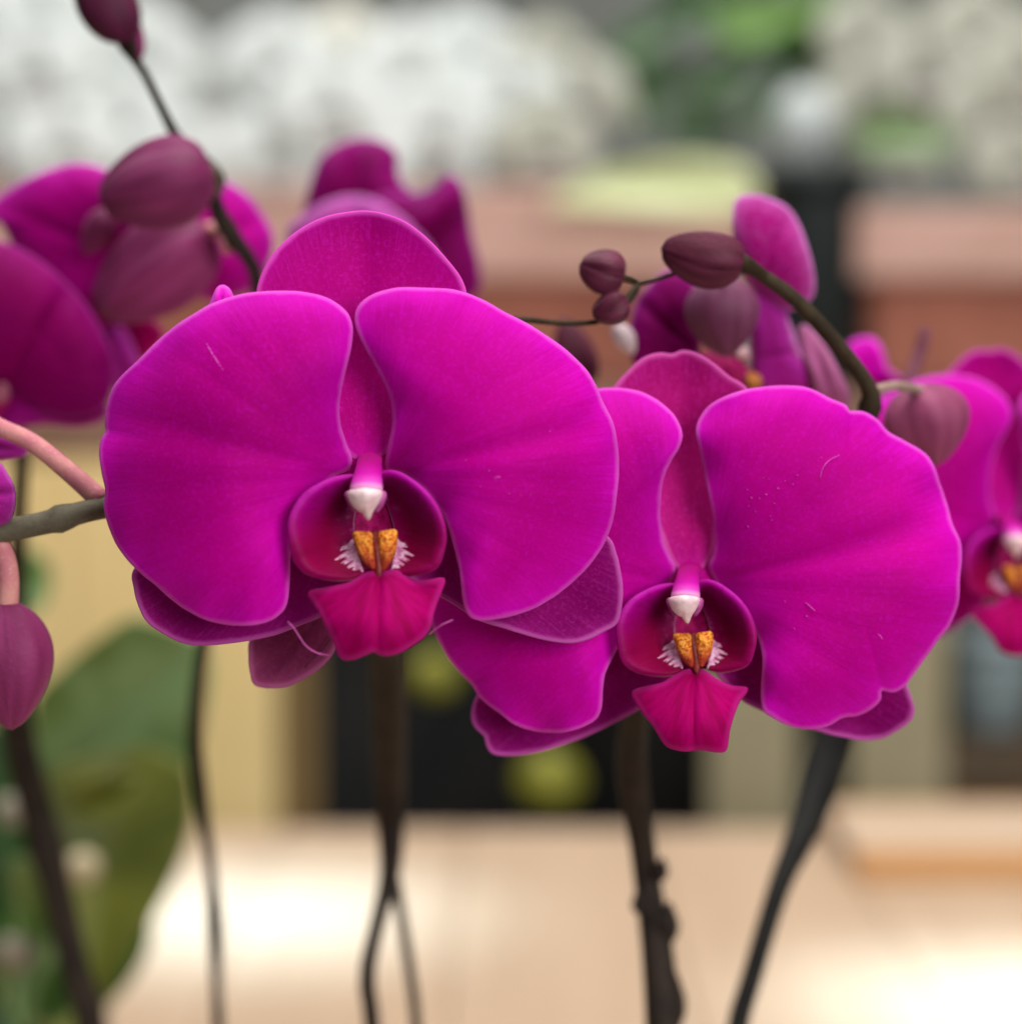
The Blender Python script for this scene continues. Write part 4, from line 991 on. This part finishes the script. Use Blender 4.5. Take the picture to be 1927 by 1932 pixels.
piece(ff, 'column', z6([(785,680),(810,665),(835,680),(840,720),(810,735),(785,715)]), z6([(812,700)])[0], z6([(812,665)])[0], OF, DF - 0.014, simple('column_pale_rose', (0.55, 0.32, 0.34), None, 300), 78)
add_bud(pl_side, (1195, 668), (1160, 612), 46, 0.54, simple('bud_pale', (0.52, 0.42, 0.42), (0.42, 0.30, 0.34), 200), seed=81)
add_bud(pl_side, (1060, 600), (1110, 730), 90, 0.58, BUD, seed=83)
add_stem(pl_side, [(1350, 700, 0.56, 18), (1480, 850, 0.58, 24), (1620, 1100, 0.62, 30), (1600, 1300, 0.66, 60), (1560, 1430, 0.66, 84), (1518, 1560, 0.64, 62), (1474, 1660, 0.62, 44), (1442, 1760, 0.61, 40), (1416, 1850, 0.605, 40), (1392, 1932, 0.60, 41), down(1285, 0.60, 42)], STICK, n=60)

# ------------------------------------------------------------------ plant at the right edge
pl_edge = plant_root('orchid_plant', 2100, 0.62, 'blurred magenta orchid flower with white column cut off by the right frame edge', 'orchid', G)
copy_flower(flB, pl_edge, at(1900, 985, 0.575), yaw=math.radians(8), roll=0.03, scale=0.93, mats={'sepal': SEP})
add_stem(pl_edge, [(1912, 985, 0.59, 20), (2000, 1040, 0.60, 24), (2080, 1200, 0.61, 30), (2110, 1500, 0.62, 34), (2120, 1932, 0.62, 36), down(2120, 0.62, 36)], STEM_D, n=40)
lone(pl_edge, 'petal', ze([(120,140),(180,95),(250,100),(290,160),(315,240),(385,300),(330,340),(230,320),(150,240)]), ze([(225,220)])[0], ze([(280,340)])[0], 0.60, PET, 91)
add_stem(pl_edge, [(1745, 618, 0.59, 18), (1738, 650, 0.59, 22), (1725, 690, 0.588, 24), (1712, 730, 0.586, 26), (1720, 800, 0.585, 26), (1800, 900, 0.585, 24), (1912, 985, 0.59, 20)], stem_material('stem_mauve', (0.12, 0.035, 0.06), (0.18, 0.06, 0.09)), 'flower_stalk', 30)

# ------------------------------------------------------------------ white orchids in the troughs (far, blurred)
def white_mat(name, a, b):
    m, nt, nodes, links = new_mat(name)
    oc = obj_coord(nt); n = noise(nt, 40, 3, oc); rho = attr(nt, 'rho')
    c = mixc(nt, a, b, smooth(nt, n, 0.35, 0.65))
    c = mixc(nt, c, (0.66, 0.68, 0.52), smooth(nt, rho, 0.0, 0.2, 0.4, 0.0))
    surface(nt, c, 0.5, 0.25, None, 0.1, (1, 1, 1), 0.3)
    return m
WH = white_mat('petal_white', (0.72, 0.75, 0.73), (0.80, 0.83, 0.81))
WHLIP = simple('lip_dusky', (0.46, 0.40, 0.36), (0.34, 0.26, 0.27), 120)
WSTEM = stem_material('stem_green', (0.07, 0.10, 0.03), (0.10, 0.14, 0.04))
WH_SHADED = white_mat('petal_white_shaded', (0.50, 0.50, 0.42), (0.56, 0.56, 0.48))  # duller copy of the white petals, shade on the right-hand plants painted in
WHC = white_mat('petal_cream', (0.78, 0.77, 0.68), (0.84, 0.83, 0.75))
WHG = white_mat('petal_ash', (0.60, 0.62, 0.60), (0.68, 0.70, 0.68))
def simple_relief(y0, belly, seed):
    wl = Wave(seed, 0.01, 4)
    return lambda px, py, e, rho, ang: y0 - belly * np.sin(np.pi * np.clip(rho, 0, 1)) + 0.003 * e ** 3 + 0.0012 * wl(px, py)
oW = FL_A['origin']; wmesh = {}
wmesh['petal'] = [sheet('petal', FL_A['lp'][0][::2], FL_A['lp'][1], oW, oW, 0.45, simple_relief(0, 0.006, 1), 8, 40, 0.0007),
                  sheet('petal', FL_A['rp'][0][::2], FL_A['rp'][1], oW, oW, 0.45, simple_relief(0, 0.006, 2), 8, 40, 0.0007)]
wmesh['sepal'] = [sheet('sepal', FL_A[q][0], FL_A[q][1], oW, oW, 0.45, relief_sepal(3 + i), 6, 32, 0.0007) for i, q in enumerate(('ds', 'ls', 'rs'))]
wmesh['lip'] = [sheet('lip', FL_A['mid'], FL_A['midc'], FL_A['midb'], oW, 0.45, simple_relief(-0.012, 0.006, 6), 6, 30, 0.0009)]
wmesh['column'] = [tube('column', [(0, 0.002, 0), (0, -0.006, -0.003), (0, -0.012, -0.008)], [0.003, 0.0038, 0.0042], 10)]
for k_, v_ in wmesh.items():
    for me in v_: me.materials.append(WHLIP if k_ == 'lip' else WH)
def white_flower(plant, x, y, d, yaw, roll, sc, tilt=0, pale=None):
    p = at(x, y, d)
    f = empty('flower', p - plant.location, plant)
    M = FACE @ Matrix.Rotation(math.radians(yaw), 4, 'Z') @ Matrix.Rotation(tilt, 4, 'X') @ Matrix.Rotation(math.radians(roll), 4, 'Y')
    f.rotation_euler = M.to_euler(); f.scale = (sc,) * 3
    for nm, lst in wmesh.items():
        for me in lst:
            o = mesh_obj(nm, me, None, f)
            if pale and nm != 'lip': o.material_slots[0].link = 'OBJECT'; o.material_slots[0].material = pale
    return p
def white_plant(x, d, label, flowers, leaves=()):
    base = at(x, 360, d)
    r = empty('white_orchid_plant', base); tag(r, label, 'orchid', 'white orchid plants in the troughs')
    rr = random.Random(int(x) + 7)
    top = min(f[1] for f in flowers)
    ctrl = [(x, 420, d, 9), (x + rr.uniform(-10, 10), 250, d + 0.03, 8), (x + rr.uniform(-30, 30), 60, d + 0.05, 7), (x + 40, top - 60, d + 0.04, 5)]
    add_stem(r, ctrl, WSTEM, 'stem', 20)
    for (fx, fy, dd, yaw, roll, sc) in flowers:
        p = white_flower(r, fx, fy, d + dd, yaw, roll, sc, 0, WH_SHADED if x > 1000 else rr.choice([None, None, None, None, WHC, WHG]))
        # stalk from the stem to the flower
        C = open_curve([(x, 250, d * 1000 + 30), (x, 60, d * 1000 + 45)], 10)
        a = at(x + rr.uniform(-8, 8), min(300, max(-80, fy + rr.uniform(-60, 30))), d + 0.045)
        P = [np.array(a) + (np.array(p + FWD * 0.006) - np.array(a)) * t + np.array((0, 0, 0.012)) * math.sin(math.pi * t) for t in np.linspace(0, 1, 8)]
        mesh_obj('flower_stalk', shift(tube('flower_stalk', P, [0.0016] * 8, 7), r.location), WSTEM, r)
    for (pts, c, b, dd, mat) in leaves:
        lone(r, 'leaf', pts, c, b, d + dd, mat, int(x) % 97, 14, 60, 0.002, relief_leaf(int(x) % 97, 0, 0.004, 0.0))
    return r
white_plant(40, 1.88, 'white orchid plant at the far left above the trough',
            [(-40, 40, -0.02, 10, 5, 0.95), (60, 130, -0.05, -8, -6, 0.98), (-20, 250, -0.04, 6, 8, 0.95), (120, 270, -0.06, 12, -4, 0.95), (70, 20, 0.0, 0, 0, 0.95)])
white_plant(320, 1.90, 'white orchid plant second from the left, behind the rising bud spray',
            [(270, 95, -0.02, 8, 5, 0.95), (230, 225, -0.05, -12, 4, 0.98), (390, 180, -0.04, 5, -6, 0.97), (330, 300, -0.07, -6, 3, 0.92), (420, 300, -0.03, 14, 6, 0.92)])
white_plant(590, 1.88, 'white orchid plant third from the left, above the dark blurred flower',
            [(520, 120, -0.03, -8, 4, 0.97), (620, 200, -0.06, 6, -5, 1.0), (520, 290, -0.05, 10, 8, 0.95), (650, 105, 0.0, 4, 2, 0.92), (670, 300, -0.05, -14, -8, 0.92)])
white_plant(850, 1.90, 'white orchid plant fourth from the left, beside the green foliage gap',
            [(780, 130, -0.03, 8, 4, 0.97), (880, 105, 0.0, -6, -4, 0.95), (830, 240, -0.06, 5, 8, 0.98), (960, 190, -0.04, -10, 5, 0.97), (940, 290, -0.05, 10, -3, 0.9)])
white_plant(1080, 1.86, 'white orchid plant left of the green foliage gap, over the pale leaf',
            [(1040, 125, 0.02, 18, 4, 0.88), (1090, 180, 0.0, -14, -9, 0.86), (1030, 270, -0.04, 8, 6, 0.86)],
            [([(1035, 385), (1090, 352), (1150, 322), (1240, 304), (1330, 300), (1395, 312), (1422, 340), (1426, 372), (1398, 398), (1310, 400), (1200, 394), (1110, 388)], (1260, 352), (1430, 365), -0.14, LEAF_P)])
white_plant(1700, 1.84, 'white orchid plant on the right, nearest the green foliage gap',
            [(1640, 70, 0.0, 14, 6, 0.85), (1740, 130, -0.04, -8, -5, 0.92), (1640, 190, -0.02, 6, 9, 0.78), (1700, 285, -0.03, -12, 4, 0.72)],
            [([(1600, 250), (1680, 205), (1760, 225), (1800, 270), (1740, 290), (1650, 285)], (1700, 250), (1600, 260), -0.1, LEAF_G)])
white_plant(1900, 1.82, 'white orchid plant at the far right corner',
            [(1850, 60, -0.02, 6, 4, 0.9), (1940, 130, -0.05, -10, -6, 0.95), (1870, 210, -0.04, 8, 5, 0.85), (1930, 300, -0.05, -6, -3, 0.85)])
# black nursery pot standing in the gap between the troughs
np_ = at(1530, 735, 1.78); np_.z = BZ + 0.0005
bp = mesh_obj('nursery_pot', lathe('nursery_pot', [(0.034, 0), (0.036, 0.002), (0.041, 0.15), (0.0415, 0.157), (0.0455, 0.158), (0.0455, 0.178), (0.042, 0.178), (0.0405, 0.15), (0.034, 0.148)]), simple('pot_black', (0.014, 0.020, 0.020), (0.010, 0.014, 0.014), 40, 0.5, 0.2), None, np_)
tag(bp, 'tall black nursery pot in the gap between the terracotta troughs', 'pot')
# single hanging white petal-like bud in the dark gap
lonely = empty('white_orchid_plant', at(1515, 520, 1.84))
tag(lonely, 'single drooping white orchid bud on a stem in the dark gap', 'orchid', 'white orchid plants in the troughs')
Bq = at(1515, 160, 1.80); Tq = at(1515, 318, 1.80)
me = bud_mesh(Tq, Bq, u2m(130, 1.8), 0.8, 5, ridge=0.04)
mesh_obj('bud', shift(me, lonely.location), simple('bud_white_grey', (0.50, 0.53, 0.52), (0.42, 0.45, 0.44), 60), lonely)
add_stem(lonely, [(1515, 165, 1.80, 8), (1530, 120, 1.81, 8), (1565, 150, 1.83, 9), (1575, 300, 1.84, 10), (1570, 520, 1.84, 10), (1568, 720, 1.84, 10)], WSTEM, 'stem', 24)

# ------------------------------------------------------------------ foliage plant in the gap between the white orchids
fol = empty('foliage_plant', at(1380, 560, 2.05))
tag(fol, 'dark green broad leaved plant in the gap between the white orchids', 'plant')
rf = random.Random(12)
add_stem(fol, [(1380, 620, 2.05, 16), (1390, 400, 2.06, 14), (1370, 150, 2.06, 12), (1380, -60, 2.06, 8)], WSTEM, 'stem', 20)
LEAFB2 = leaf_mat('leaf_bright', (0.09, 0.22, 0.02), (0.14, 0.30, 0.03), 0.4)
for i, (x, y, w, h, rot, m) in enumerate([(1230, 60, 170, 80, -0.5, LEAF_B), (1330, 20, 190, 90, 0.3, LEAF_B), (1440, 30, 190, 90, -0.2, LEAFB2), (1500, 90, 150, 90, 0.7, LEAF_B), (1260, 150, 170, 70, 0.4, LEAF_B), (1390, 130, 180, 80, -0.6, LEAF_B), (1190, 190, 140, 70, 0.9, LEAF_B), (1330, 240, 150, 60, 0.1, LEAF_B), (1460, 190, 130, 60, -0.9, LEAF_B), (1580, 30, 150, 90, 0.3, LEAF_P if False else LEAFB2)]):
    c, s = math.cos(rot), math.sin(rot); pts = []
    for t in np.linspace(0, 2 * math.pi, 16, endpoint=False):
        a, b = math.cos(t) * w / 2, math.sin(t) * h / 2 * (1 - 0.35 * math.cos(t))
        pts.append((x + a * c - b * s, y + a * s + b * c))
    lone(fol, 'leaf', pts, (x, y), (x - w / 2 * c, y - w / 2 * s), 2.0 + rf.uniform(-0.06, 0.06), m, 200 + i, 8, 40, 0.002, relief_leaf(200 + i, 0.03 * rf.uniform(-1, 1), 0.004, 0.0))
# round yellow-green fruits hanging in the dark middle of the bench
for (x, y, r, lab) in ((818, 1272, 46, 'round yellow green bloom in the dark gap under the large left flower'), (1038, 1470, 62, 'round yellow green bloom in the dark gap just above the table')):
    d = 1.62
    p = at(x, y, d)
    o = empty('hanging_bloom', p); tag(o, lab, 'bloom', 'yellow green blooms in the dark gap')
    mesh_obj('head', blob_mesh('head', u2m(r, d), 1, 0.8, 0.95, int(x), 14), YFR, o)
    top = BZ - 0.05 - p.z
    mesh_obj('stalk', tube('stalk', [(0, 0, u2m(r, d) * 0.8), (0.004, 0.03, top * 0.5), (0.0, 0.12, top)], [0.0015] * 3, 8), WSTEM, o)

# added spot lamps, out of view, that make the bright patches on the table
pa = at(470, 1690, 1.2); spot_lamp('table_patch_light', (pa.x - 0.1, 1.25, 3.0), (pa.x, pa.y + 0.02, TABLE_Z), 850, 7.0, 1.0, (0.48, 0.76, 1.0))
pb = at(1950, 1860, 1.05); spot_lamp('table_patch_light', (pb.x + 0.1, 1.1, 3.0), (pb.x, pb.y, TABLE_Z), 1000, 6.8, 1.0, (0.56, 0.79, 1.0))
